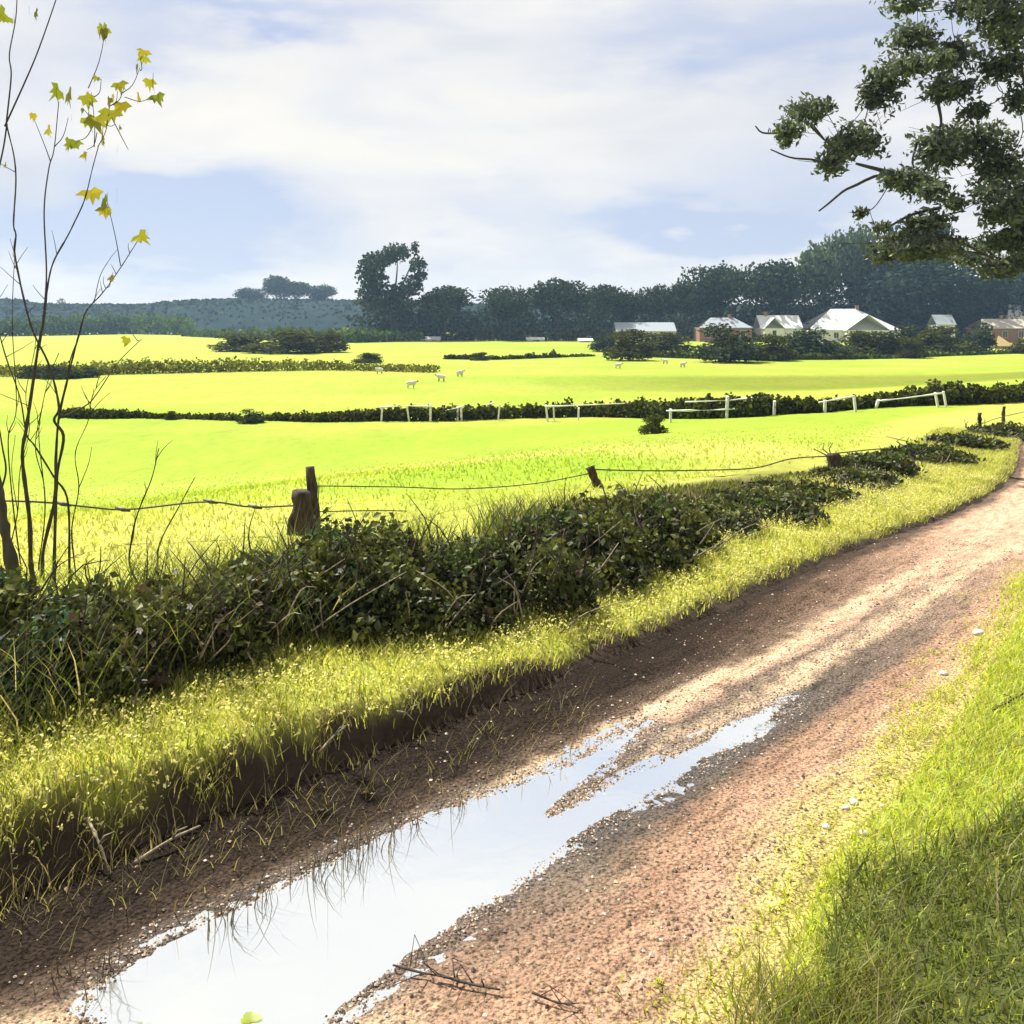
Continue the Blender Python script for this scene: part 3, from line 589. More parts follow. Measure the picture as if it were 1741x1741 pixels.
for a in [(2, 1032, 571, 598, 56, 'leftmost dark bush, under the left end of the long grey roof'), (0, 1068, 566, 613, 74, 'dark bush drooping lower than the rest below the long grey roof'), (1, 1130, 570, 600, 96, 'wide olive bush below the right end of the long grey roof'),
          (2, 1240, 558, 616, 108, 'biggest round dark bush, in front of the red walled house'), (0, 1312, 574, 613, 74, 'dark bush below the white cottage'), (2, 1392, 564, 609, 112, 'wide dark bush under the left slope of the biggest roof'),
          (1, 1462, 568, 607, 84, 'dark bush under the ridge of the biggest roof'), (2, 1520, 560, 607, 84, 'dark bush under the right eave of the biggest roof'), (0, 1548, 578, 609, 44, 'small dark bush standing before the right eave bush'),
          (1, 1604, 560, 602, 90, 'dark bush below the narrow pale gable'), (2, 1655, 556, 600, 62, 'tall dark bush left of the straw coloured sheds'), (0, 1752, 580, 601, 70, 'dark bush at the right border beside the straw coloured sheds')]:
    i, u, vt, vb, w, l = a; vt -= 4; plant('bush', i, 'bush', u, vt, vb, w, None, l, 'bush', G)

# ------------------------------------------------------------------ houses
M_brick = solid('red_brick', (.27, .145, .105), .9, .3, 8); M_plaster = solid('white_render', (.66, .64, .58), .85, .15, 2); M_straw = solid('straw_boards', (.38, .29, .12), .9, .3, 4)
M_tin = solid('grey_tin_roof', (.27, .30, .33), .55, .15, 1.5, stretch=(6, 1, 1)); M_wtin = solid('white_tin_roof', (.55, .56, .56), .5, .15, 1.5, stretch=(6, 1, 1)); M_rtile = solid('pale_tile_roof', (.42, .38, .33), .8, .25, 5)
M_glass = solid('window_glass', (.03, .035, .04), .1, .3, 3, spec=.6); M_frame = solid('window_frame', (.6, .58, .54), .6, .1, 3)
def house(name, u0, u1, vr, ve, Y, d, wm, rm, label, hip=0.0, chim=None, wing=None, nwin=3, cat='house', group='houses and sheds beyond the fields', ridge=.5):
    x0, x1 = (u0-CX)/F*Y, (u1-CX)/F*Y; zg = -3.0; zr = at(0, vr, Y)[2]-zg; ze = at(0, ve, Y)[2]-zg; xm = (x0+x1)/2; w = (x1-x0)/2
    root = empty(name, (xm, Y, zg)); ov = .35; y0, y1 = -d/2, d/2
    mb = MB().box(-w, y0, -.2, w, y1, ze)
    if hip < .02: mb.add([(-w, y0, ze), (-w, y1, ze), (-w, 0, zr-.1), (w, y0, ze), (w, y1, ze), (w, 0, zr-.1)], [(0, 2, 1, 1), (3, 4, 5, 5)])
    mb.build('wall', wm, root, False, False)
    rx = w*(1-hip) if hip else w+ov; xo = w+ov; t = .18; sh = (ridge-.5)*2*w
    V = [(-xo, y0-ov, ze-.15), (xo, y0-ov, ze-.15), (xo, y1+ov, ze-.15), (-xo, y1+ov, ze-.15), (-rx+sh, 0, zr), (rx+sh, 0, zr)]; V += [(a, b, c+t) for a, b, c in V]
    Qs = [(6, 7, 11, 10), (8, 9, 10, 11), (7, 8, 11, 11), (9, 6, 10, 10), (0, 4, 5, 1), (2, 5, 4, 3), (1, 5, 2, 2), (3, 4, 0, 0), (0, 1, 7, 6), (1, 2, 8, 7), (2, 3, 9, 8), (3, 0, 6, 9)]
    rf = MB().add(V, Qs).build('roof', rm, root, False, False)
    if chim:
        for cxf in chim: MB().box(cxf*w-.45, -.4, zr-.6, cxf*w+.45, .4, zr+1.1).box(cxf*w-.55, -.5, zr+1.1, cxf*w+.55, .5, zr+1.3).build('chimney', M_brick, rf, False, False)
    for i in range(nwin):
        fx = -w+2*w*(i+.5)/nwin; hw = min(.7, w/nwin*.5); zb, zt = ze*.35, ze*.8
        f = MB().box(fx-hw-.1, y0-.07, zb-.1, fx+hw+.1, y0-.003, zt+.1).build('window', M_frame, root, False, False)
        MB().box(fx-hw, y0-.09, zb, fx-.04, y0-.073, zt).box(fx+.04, y0-.09, zb, fx+hw, y0-.073, zt).build('pane', M_glass, f, False, False)
    fx = -w+2*w*(.5+.5/max(nwin, 1))if nwin > 1 else 0.3*w
    MB().box(fx-.5, y0-.06, 0, fx+.5, y0-.003, min(2.1, ze*.85)).build('door', M_wood, root, False, False)
    if wing:
        a, b, vr2 = wing; xa, xb = (a-CX)/F*Y-xm, (b-CX)/F*Y-xm; z2 = at(0, vr2, Y)[2]-zg; c = (xa+xb)/2; yf = y0-2.5
        MB().box(xa, yf, -.2, xb, y0-.004, ze).add([(xa, yf, ze), (xb, yf, ze), (c, yf, z2-.1)], [(0, 1, 2, 2)]).build('gable_wall', wm, root, False, False)
        V = [(xa-.3, yf-.3, ze-.2), (c, yf-.3, z2), (xb+.3, yf-.3, ze-.2), (xa-.3, -.5, ze-.2), (c, -.5, z2), (xb+.3, -.5, ze-.2)]; V += [(p, q, r+.18) for p, q, r in V]
        MB().add(V, [(6, 7, 10, 9), (7, 8, 11, 10), (0, 3, 4, 1), (1, 4, 5, 2), (0, 1, 7, 6), (1, 2, 8, 7), (0, 6, 9, 3), (2, 5, 11, 8)]).build('gable_roof', rm, root, False, False)
        MB().box(c-.6, yf-.06, ze*.4, c+.6, yf-.003, ze*.85).build('window', M_glass, root, False, False)
    return tag(root, label, cat, group)
house('shed', 1046, 1144, 549, 563, 290, 9, M_plaster, M_tin, 'long low shed with a flat grey tin roof left of the other houses', 0, None, None, 4, 'shed')
house('house', 1184, 1271, 541, 557, 288, 10, M_brick, M_tin, 'red brick house under a grey hipped roof', .55, [.3])
house('cottage', 1288, 1356, 537, 558, 290, 9, M_plaster, M_wtin, 'white cottage with a front gable between the red house and the biggest roof', 0, [-.6], (1290, 1322, 541), 3)
house('house', 1362, 1514, 526, 561, 292, 15, M_plaster, M_wtin, 'largest house, its broad pale hipped roof sloping to the right', .72, [.25], (1420, 1490, 536), 5, ridge=.47)
house('cottage', 1586, 1616, 536, 552, 286, 6, M_plaster, M_tin, 'narrow pale cottage alone between two dark bushes', 0, None, None, 1)
house('house', 1655, 1790, 543, 558, 284, 9, M_brick, M_rtile, 'long house with pale roof and red end wall by the right border', .2, [-.3], None, 5)
house('house', 1700, 1800, 519, 536, 300, 10, M_plaster, M_wtin, 'white roofed house highest at the right border, half hidden by trees', .3, None, None, 4)
house('shed', 1684, 1711, 572, 588, 214, 5, M_straw, M_straw, 'straw coloured shed with a pointed roof left of its twin', .95, None, None, 1, 'shed')
house('shed', 1726, 1756, 574, 590, 210, 5, M_straw, M_straw, 'straw coloured shed with a pointed roof at the right border', .95, None, None, 1, 'shed')
house('shed', 712, 748, 573, 577, 296, 5, M_plaster, M_wtin, 'low white shed at the end of the green hedge below the tall gapped tree', 0, None, None, 2, 'shed')
house('shed', 896, 924, 574, 577, 294, 5, M_plaster, M_wtin, 'tiny white shed alone at the foot of the middle trees', 0, None, None, 1, 'shed')
house('shed', 984, 1006, 576, 579, 284, 5, M_plaster, M_wtin, 'tiny white shed left of the bushes before the long grey roof', 0, None, None, 1, 'shed')

# ------------------------------------------------------------------ white rails in the middle field
def white_rail(rails, posts, label):
    Ys = {}
    for (u, vt, vb) in posts:
        g = gr(u, float(np.interp(u, [640, 900, 1130, 1300, 1390, 1480, 1620], [717, 714, 714, 710, 704, 696, 690]))); Ys[u] = g[1]
    Y = float(np.mean(list(Ys.values()))); x0 = (posts[0][0]-CX)/F*Y; root = empty('white_fence', (x0, Y, float(zland(x0, Y))))
    o = np.array(root.location)
    for (u, vt, vb) in posts:
        p = at(u, vt+2, Y)-o; zb = float(zland(p[0]+o[0], Y))-o[2]-.1; a = .045+.025*rng.random(); t = rng.normal()*.09
        MB().add([(p[0]-a-t, -a, zb), (p[0]+a-t, -a, zb), (p[0]+a-t, a, zb), (p[0]-a-t, a, zb), (p[0]-a, -a, p[2]), (p[0]+a, -a, p[2]), (p[0]+a, a, p[2]+.03), (p[0]-a, a, p[2]+.03)], [(0,3,2,1),(4,5,6,7),(0,1,5,4),(1,2,6,5),(2,3,7,6),(3,0,4,7)]).build('post', M_white, root, False, False)
    for r in rails:
        P = np.array([at(u, v, Y) for u, v in r])-o; P[:, 1] -= .13; MB().tube(spline(P, 8), np.full(8, .034)*(1+.4*rng.normal(size=8)), 6).build('rail', M_white, root, col=False)
    tag(root, label, 'fence', 'white rails before the hedgerow')
white_rail([[(645,692),(690,690),(735,691)]], [(650,689,700),(692,688,699),(732,685,698)], 'leftmost white rail on three stubby posts before the hedgerow')
white_rail([[(757,698),(790,690)]], [(778,690,706),(784,689,703)], 'very short slanting white rail just left of the lone white post')
white_rail([[(828,688),(842,684)]], [(850,685,709)], 'single stout white post with a stub of rail')
white_rail([[(926,691),(1000,688),(1076,685)]], [(928,687,706),(941,688,709),(984,692,706),(1066,686,700)], 'longest single white rail, in the middle of the hedgerow')
white_rail([[(1132,698),(1200,697),(1264,694)],[(1164,683),(1240,680),(1310,674)]], [(1140,694,708),(1237,672,711),(1278,686,702),(1317,680,702)], 'white fence of two rails, one above the other')
white_rail([[(1390,684),(1452,673)]], [(1403,679,697),(1452,673,692)], 'short white rail rising to the right between two slanting posts')
white_rail([[(1486,682),(1540,676),(1600,668)]], [(1494,678,690),(1590,666,684),(1604,664,682)], 'white rail climbing towards the brownish end of the hedgerow')

# ------------------------------------------------------------------ sheep
M_wool = solid('wool', (.66, .63, .56), 1.0, .25, 9, .6); M_face = solid('sheep_face', (.05, .042, .038), .9, .3, 9)
def sheep_mesh():
    V = [(0,0,.62),(.28,0,.64),(-.28,0,.62),(-.44,0,.60),(.44,0,.68),(.56,0,.80),(.66,0,.83),(.78,0,.76),
         (.27,.12,.40),(.27,.13,.20),(.28,.13,.02),(.27,-.12,.40),(.27,-.13,.20),(.28,-.13,.02),(-.30,.13,.42),(-.34,.13,.22),(-.31,.13,.02),(-.30,-.13,.42),(-.34,-.13,.22),(-.31,-.13,.02),(-.53,0,.52),(.65,.12,.84),(.65,-.12,.84)]
    Ed = [(0,1),(0,2),(2,3),(1,4),(4,5),(5,6),(6,7),(1,8),(8,9),(9,10),(1,11),(11,12),(12,13),(2,14),(14,15),(15,16),(2,17),(17,18),(18,19),(3,20),(6,21),(6,22)]
    Rr = [.255,.235,.25,.17,.17,.10,.088,.055]+[.085,.04,.034]*2+[.10,.042,.034]*2+[.035,.025,.025]
    me = bpy.data.meshes.new('sheep_skeleton'); me.from_pydata(V, Ed, []); o = bpy.data.objects.new('sheep_skeleton', me); COL.objects.link(o)
    m = o.modifiers.new('skin', 'SKIN'); sv = me.skin_vertices[0].data
    for i, r in enumerate(Rr): sv[i].radius = (r, r)
    sv[0].use_root = True; s2 = o.modifiers.new('sub', 'SUBSURF'); s2.levels = 2; s2.render_levels = 2
    dg = bpy.context.evaluated_depsgraph_get(); dg.update(); out = bpy.data.meshes.new_from_object(o.evaluated_get(dg)); bpy.data.objects.remove(o)
    out.name = 'sheep'; out.materials.clear(); out.materials.append(M_wool); out.materials.append(M_face)
    for p in out.polygons:
        c = p.center; p.material_index = 1 if (c.x > .62 or c.z < .30) else 0; p.use_smooth = True
    return out
SM = sheep_mesh()
for i, (u, v, rz, l) in enumerate([(645,636,200,'white sheep farthest left, below the small olive bush'), (699,661,10,'nearest and lowest white sheep in the middle of the field'), (750,649,170,'white sheep between the nearest one and the small faint one'), (782,641,40,'small faint sheep at the right end of the left flock'),
                               (1051,627,0,'lone sheep below the drooping dark bush'), (1131,619,150,'left sheep of the pair below the houses'), (1161,625,20,'right sheep of the pair below the houses')]):
    g = gr(u, v); o = bpy.data.objects.new('sheep', SM); COL.objects.link(o); o.location = (g[0], g[1], g[2]); o.rotation_euler = (0, 0, R(rz)); o.scale = (.88,)*3; tag(o, l, 'sheep', 'sheep grazing in the fields')

# ------------------------------------------------------------------ near fence
def near_fence():
    P = [(528,793,13.0,.07,.07),(1003,793,17.0,.08,.15),(1417,771,22.0,.17,.0),(1545,757,27.0,.18,.08),(1666,702,36.0,.07,.0),(1707,691,41.0,.07,-.02)]
    b = at(530, 880, 13.0); root = empty('wire_fence', (b[0], b[1], float(zland(b[0], b[1])))); o = np.array(root.location); tops = []
    for i, (u, v, Y, r, lean) in enumerate(P):
        t = at(u, v, Y)-o; x = t[0]-lean*3; zb = float(zland(t[0]+o[0], Y))-o[2]-.25; hgt = t[2]-zb; f = np.linspace(0, 1, 9)
        pts = np.stack([t[0]-lean*(1-f)*-1.6*1.0, np.full(9, t[1])+.03*np.sin(f*5+i), zb+hgt*f], -1)
        mb = MB().tube(pts, r*(1.12-.18*f)*(1+.10*rng.normal(size=9)), 9, rough=.3)
        if i in (2, 3):
            for a in (0, 1, 2): mb.tube([pts[-1]+(rng.normal()*.05, 0, -.1), pts[-1]+(.25*rng.normal(), .05, .10), pts[-1]+(.5*rng.normal(), .05, .25)], [.02, .014, .006], 5)
        po = mb.build('post', M_wood, root, col=False)
        po['label'] = ['leaning dark corner post of the wire fence', 'slim leaning post in the bramble hump', 'thick weathered stump of a post', 'broken post wrapped in twigs', 'thin distant post', 'farthest thin post'][i]
        tops.append(pts[-1])
    W = [[at(-120,850,10.5), at(60,853,10.8), at(150,862,11.5), at(220,866,12.0), at(350,853,12.5), at(430,862,12.8), at(530,858,13.0)],
         [at(530,826,13.0), at(680,828,14.0), at(790,831,15), at(910,822,16.2), at(1003,805,17)], [at(530,870,13.0), at(650,868,14.2), at(830,869,15.6), at(1003,838,17)],
         [at(1003,798,17), at(1080,800,18), at(1160,800,19), at(1280,796,20.3), at(1345,780,21), at(1417,775,22)], [at(1417,771,22), at(1500,763,25), at(1545,764,27)], [at(1545,770,27), at(1600,748,31), at(1666,722,36), at(1707,708,41), at(1790,690,48)], [at(1003,838,17), at(1200,812,19.2), at(1417,803,22)]]
    for k, w in enumerate(W):
        p = spline(np.array(w)-o, 26); mb = MB().tube(p, (.013 if k in (0, 3, 4) else .009)*(1+p[:, 1]/40), 5)
        if k == 0:
            for q in (6, 12, 17, 21): mb.tube([p[q]-(.10, 0, -.03), p[q], p[q]+(.10, 0, -.02)], [.012, .03, .012], 5)
        mb.build('wire', M_wire, root, col=False)
    tag(root, 'old wire fence with leaning dark wooden posts along the brambles', 'fence')
near_fence()
def stump():
    Y = 12.9; c = at(515, 890, Y); g = float(zland(c[0], Y)); root = empty('tree_stump', (c[0], Y, g)); z = at(0, 834, Y)[2]-g
    f = np.linspace(0, 1, 8); MB().tube(np.stack([.01*np.sin(f*6), 0*f, -.1+(z+.1)*f], -1), .15*(1.15-.2*f)*(1+.06*rng.normal(size=8)), 11, rough=.3).build('bole', M_wood, root, col=False)
    MB().tube([(.02, -.02, z*.75), (.13, -.05, z*.45), (.17, -.06, -.05)], [.05, .045, .05], 7).tube([(-.05, -.02, z*.7), (-.15, -.06, z*.35), (-.17, -.08, -.05)], [.05, .045, .05], 7).build('root', M_wood, root, col=False)
    tag(root, 'short broad brown stump just left of the leaning corner post', 'stump')
stump()

# ------------------------------------------------------------------ bramble bank
BR = [(.030, .040, .016), (.042, .056, .020), (.024, .030, .014), (.058, .072, .022), (.045, .036, .022)]
def bramble(u, vt, vb, w, label, brown=.0, n=5200, flowers=0, teal=0):
    g = gr(u, vb); ry = .62*w/F*g[1]+.25; Yc = g[1]+ry*.8; xc = (u-CX)/F*Yc; zg = float(zland(xc, Yc)); zt = at(u, vt, Yc+ry*.25)[2]; h = max(zt-zg, .28 if u < 1480 else .44); rx = w/F*Yc*(.56 if u < 1250 else .75)
    root = empty('bramble_bush', (xc, Yc, zg)); L = []; n = int(n*2.0)
    for _ in range(16):
        a = rng.random()*6.28; q = math.sqrt(rng.random())*.8; rr = .30+.2*rng.random(); dz = h*(1-q*q*.75)
        dz *= .75+.45*rng.random(); L.append((math.cos(a)*q*rx, math.sin(a)*q*ry, dz*.45, rx*rr, ry*rr, dz*.52))
    P = lobe_pts(L, n, .28); P[:, 2] = np.maximum(P[:, 2], zland(P[:, 0]+xc, P[:, 1]+Yc)-zg-.02)
    pal = list(BR)+[(.05, .036, .024)]*int(4*brown)+[(.030, .052, .036)]*teal
    c = pick(pal, n, .3)*(.6+.9*vn(P[:, 0]+xc, P[:, 2]+P[:, 1]+Yc, .25, 2))[:, None]
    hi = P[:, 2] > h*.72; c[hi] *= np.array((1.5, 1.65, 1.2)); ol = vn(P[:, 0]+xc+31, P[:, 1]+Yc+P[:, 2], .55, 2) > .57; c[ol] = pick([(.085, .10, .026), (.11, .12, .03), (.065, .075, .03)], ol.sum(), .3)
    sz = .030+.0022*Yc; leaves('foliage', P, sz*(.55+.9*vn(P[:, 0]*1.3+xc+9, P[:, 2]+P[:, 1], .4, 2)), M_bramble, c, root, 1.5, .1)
    for _ in range(15):
        a = rng.random()*6.28; q = rng.random()**.5; b = np.array((math.cos(a)*q*rx, math.sin(a)*q*ry-.1, h*.25*rng.random())); d = np.array((rng.normal()*.5+.25, -.25+rng.normal()*.3, .5+.6*rng.random()))*h*.75
        MB().tube(spline([b, b+d*.5+rng.normal(size=3)*.04, b+d+np.array((0, 0, -.2*h*rng.random()))], 7), np.linspace(.008, .003, 7)*(.7+Yc/22), 5).build('dead_stem', M_twig, root, col=False)
    for _ in range(16):
        a = rng.random()*6.28; q = rng.random()**.5; b = np.array((math.cos(a)*q*rx, math.sin(a)*q*ry, h*.5)); d = np.array((rng.normal()*.35, rng.normal()*.2, .35+.5*rng.random()))*h
        MB().tube(spline([b, b+d*.5+rng.normal(size=3)*.05, b+d], 6), np.linspace(.009, .003, 6)*(.7+Yc/22), 5).build('stem', M_dtwig, root, col=False)
    for _ in range(flowers):
        a = -1.57+rng.normal()*.7; p = np.array((math.cos(a)*rx*.7, math.sin(a)*ry*.75, h*(.55+.3*rng.random()))); V = [p]; Qf = []
        for k in range(5):
            t = k*1.2566; r = .020
            V += [p+np.array((math.cos(t-.5)*r, -.01, math.sin(t-.5)*r)), p+np.array((math.cos(t)*r*1.5, -.022, math.sin(t)*r*1.5)), p+np.array((math.cos(t+.5)*r, -.01, math.sin(t+.5)*r))]; Qf.append((0, 1+3*k, 2+3*k, 3+3*k))
        mesh('flower', V, Qf, M_white, smooth=False, parent=root)
    tag(root, label, 'bush', 'bramble bushes along the fence')
for a in [(-60,965,1225,260,'dark bramble around the foot of the bare trunk at the left border',.3,6500,0,3), (95,985,1235,250,'bramble with dead stems at the foot of the bare saplings',.4,6500,1,3), (245,980,1215,240,'brown bramble right of the saplings, dotted with pale flowers',1,6500,3,0),
          (390,938,1150,230,'bramble with bare stems sloping up to the stump',.5,6500,2,0), (520,886,1095,230,'tall dark bramble around the stump and leaning corner post',.2,7000,1,1), (650,900,1098,220,'dark bramble right of the corner post with two white flowers',.2,6000,2,0),
          (775,898,1085,220,'olive bramble midway between the two leaning posts',0,6000,0,0), (890,872,1075,210,'olive bramble left of the slim leaning post',0,6000,0,0), (1000,846,1005,210,'high bramble hump around the slim leaning post',0,6500,0,0),
          (1100,832,968,200,'bramble right of the slim post with leafy tips',0,5500,0,0), (1200,856,918,180,'low bramble in the dip between the slim post and the thick post',0,4800,0,0), (1290,846,890,150,'low dark bramble left of the thick weathered post',0,4200,0,0),
          (1355,832,858,120,'blocky dark bramble against the thick weathered post',0,4000,0,0), (1445,812,834,110,'bramble around the foot of the thick weathered post',0,3600,0,0), (1500,794,812,100,'bramble left of the twig wrapped post',0,3000,0,0),
          (1572,766,790,90,'bramble right of the twig wrapped post',0,2600,0,0), (1640,742,766,80,'bramble before the thin distant post',0,2200,0,0), (1705,722,746,80,'farthest bramble, at the right border beside the lane',0,2200,0,0)]:
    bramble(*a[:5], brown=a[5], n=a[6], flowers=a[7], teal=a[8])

def hedge_grass():
    n = 21000; s = -7+rng.random(n)*24; pp = pedge(s)-.25+(2.2-1.2*sst(6, 14, s))*rng.random(n); x, y = xy(s, pp); k = (np.abs(x/np.maximum(y, .5)) < .7) & (y > 3) & (vn(x, y, .7, 2) > .40); x, y, s, pp = x[k], y[k], s[k], pp[k]; n = len(x)
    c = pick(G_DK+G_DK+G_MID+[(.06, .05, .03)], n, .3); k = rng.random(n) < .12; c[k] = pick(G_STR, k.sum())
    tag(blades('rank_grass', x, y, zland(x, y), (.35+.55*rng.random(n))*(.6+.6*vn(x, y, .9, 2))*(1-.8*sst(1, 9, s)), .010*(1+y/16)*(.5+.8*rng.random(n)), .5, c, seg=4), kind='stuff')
hedge_grass()

# ------------------------------------------------------------------ bare saplings with the last yellow leaves
YL = [(.20, .215, .010), (.24, .24, .012), (.15, .18, .010), (.27, .235, .014)]
def wpts(px, Y0, Y1): return np.array([at(u, v, Y0+(Y1-Y0)*i/max(len(px)-1, 1)) for i, (u, v) in enumerate(px)])
def lobed_leaf(mb, p, size, col):
    """a hanging vine-like leaf with three pointed lobes"""
    a = rng.random()*6.28; ca, sa = math.cos(a)*.55+.6, math.sin(a)*.6; prof = [(0, .12), (.30, .30), (.62, .08), (.36, -.10), (.30, -.42), (.12, -.30), (0, -.78), (-.14, -.30), (-.34, -.40), (-.34, -.08), (-.60, .10), (-.28, .28)]
    t = rng.normal()*.45; V = []
    for (x, z) in [(0, -.05)]+prof:
        x, z = x*math.cos(t)-z*math.sin(t), x*math.sin(t)+z*math.cos(t); x *= (.8+.5*rng.random()); V.append(p+np.array((x*ca, x*sa+.10*z*rng.normal(), z-.25*abs(x)))*size)
    n = len(prof); mb.add(V, [(0, 1+i, 1+(i+1) % n, 1+(i+2) % n) for i in range(0, n, 2)], col)
def sapling(px, Y0, Y1, w0, w1, label, branches=(), lv=(), name='sapling', mat=None):
    P = spline(wpts(px, Y0, Y1), 5*len(px)); b = P[0].copy(); zg = float(zland(b[0], b[1])); b[2] = zg; root = empty(name, tuple(b)); m = mat or M_bark
    if P[0][2] > zg: P = np.vstack([[P[0][0], P[0][1], zg-.1], P])
    k = F/((Y0+Y1)/2); n = len(P); mb = MB().tube(P-b, (w1+(w0-w1)*np.linspace(1, 0, n)**1.6)*.68/k*.5*(1+.12*rng.normal(size=n)), 7); mb.build('stem', m, root, col=False)
    for (bp, ya, yb, ba, bb) in branches:
        Q = spline(wpts(bp, ya, yb), 5*len(bp)); MB().tube(Q-b, np.linspace(ba, bb, len(Q))*.7/k*.5, 6).build('branch', m, root, col=False)
    if n > 28:
        for i in rng.integers(n//3, n-2, 6):
            d = np.array((rng.normal()*.5, rng.normal()*.4, .6+.5*rng.random()))*(12+22*rng.random())/k*1.3; MB().tube(spline([P[i]-b, P[i]-b+d*.5+rng.normal(size=3)*.01, P[i]-b+d], 6), np.linspace(1.5, .6, 6)/k*.5, 5).build('twig', m, root, col=False)
    for (u, v, s, cnt, tw) in lv:
        c = at(u, v, Y1)-b; t = MB()
        for _ in range(cnt): lm = MB(); lobed_leaf(lm, c+np.array((rng.normal()*s*.30, rng.normal()*s*.4, rng.normal()*s*.25))/k, s*(.55+.42*rng.random())/k, YL[rng.integers(0, 4)]); lm.build('leaf', M_grass, root, False)
        if tw:
            q = at(tw[0], tw[1], Y1)-b; t.tube(spline([q, (q+c)/2+np.array((.02, 0, -.03)), c+(0, 0, s*.15/k)], 7), np.linspace(1.8, .9, 7)/k*.5, 5).build('twig', m, root, col=False)
    return tag(root, label, 'sapling', 'bare saplings rising from the left end of the brambles')
sapling([(56,985),(52,951),(50,882),(38,779),(45,727),(55,658),(65,590),(74,545),(81,486),(91,445),(114,403),(126,379),(144,339),(157,287),(167,250)], 9.4, 9.2, 13, 2.2, 'tallest dark sapling, forking low and ending in the largest bunch of yellow leaves',
        [([(67,590),(72,555),(79,469),(75,359),(83,287),(92,253),(100,172)], 9.35, 9.1, 5, 2)],
        [(109,162,40,3,None),(116,203,20,1,(92,250)),(95,230,36,2,None),(57,204,24,1,(86,275)),(155,162,34,3,(160,250)),(187,185,40,4,(166,250)),(168,210,42,4,None),(212,149,26,2,(187,180)),(238,120,34,3,(205,160)),(238,102,26,2,(238,120)),(172,138,22,1,(160,165)),(126,244,26,2,(158,215)),(148,258,24,2,(165,225)),(176,240,22,1,(168,215)),(256,170,26,2,(212,165)),(218,258,24,1,(190,200)),(200,158,20,2,(187,180)),(140,186,18,2,(160,200)),(196,214,20,1,(170,205)),(181,46,34,3,(150,150))])
sapling([(72,985),(74,934),(93,848),(95,779),(100,710),(114,648),(124,607),(138,555),(148,527),(176,496),(207,452),(238,403)], 9.7, 9.5, 10, 2.2, 'dark sapling leaning right to a tiny tuft of leaves',
        [([(100,712),(145,690),(165,669),(200,617),(241,576)], 9.6, 9.4, 4, 1.5), ([(114,648),(120,610),(135,570),(134,563)], 9.65, 9.6, 4, 2), ([(160,515),(170,470),(187,440),(199,425)], 9.6, 9.5, 2.2, 1)], [(241,394,26,2,None),(187,471,14,1,(180,490)),(224,569,20,1,(236,578)),(180,340,42,4,(205,452)),(178,365,26,2,(180,345))])
sapling([(118,960),(115,851),(91,810),(59,758),(45,738),(34,676),(10,607),(-10,540),(-40,480)], 9.9, 9.6, 6, 2.5, 'slender sapling leaning left, crossing behind the two dark stems')
sapling([(92,965),(95,850),(98,800),(108,742),(92,715),(100,690),(83,620),(52,552),(26,438),(27,400),(23,379),(27,310),(24,267),(14,224),(11,207)], 9.5, 9.2, 9, 3, 'sapling curving up the left border into two long shoots',
        [([(11,207),(19,129),(16,92),(27,29),(30,-40)], 9.2, 9.1, 4, 2), ([(8,215),(43,138),(66,83),(95,0),(110,-50)], 9.2, 9.1, 4.5, 2), ([(-5,300),(6,250),(12,210)], 9.2, 9.2, 4, 4)], [(34,30,36,3,None),(50,14,30,2,None),(5,285,18,1,None)])
sapling([(35,960),(21,848),(14,745),(28,693),(21,555),(24,452),(28,400)], 10.1, 9.9, 4, 1.6, 'thin greyish sapling farthest left, bending at a knee', mat=M_dtwig)
sapling([(66,960),(76,880),(74,820),(60,760),(72,690),(84,640),(100,600)], 10.0, 9.9, 4, 1.6, 'thin short sapling between the dark stems', [([(74,820),(66,740),(72,690)], 10, 9.9, 3, 1.5)], mat=M_dtwig)
sapling([(14,990),(18,930),(30,870),(34,800),(50,730),(44,670),(58,600),(62,560)], 10.2, 10.1, 4, 1.4, 'thin faint sapling just right of the stout trunk', [([(30,870),(20,800),(26,740)], 10.2, 10.1, 2.5, 1.2)], mat=M_dtwig)
sapling([(128,970),(122,900),(134,830),(128,770),(150,715),(158,670),(180,640)], 9.9, 9.8, 4, 1.4, 'thin sapling rightmost of the close group of stems', [([(134,830),(150,790),(156,760)], 9.9, 9.8, 2.5, 1.2)], mat=M_dtwig)
sapling([(240,1005),(238,998),(220,958),(227,900),(238,862),(258,813),(270,762)], 9.2, 9.0, 8, 2.5, 'crooked leafless shoot standing apart right of the other saplings')
sapling([(268,935),(279,907),(305,860),(331,812)], 9.6, 9.5, 5, 2, 'short straight stick slanting right beside the crooked shoot')
sapling([(28,1010),(20,960),(8,900),(2,850),(-12,780),(-30,690),(-60,560)], 9.0, 8.9, 38, 12, 'stout dark trunk cut by the left border', [([(0,840),(10,800),(4,760),(-6,700)], 9.0, 8.9, 6, 3)], name='bare_tree')

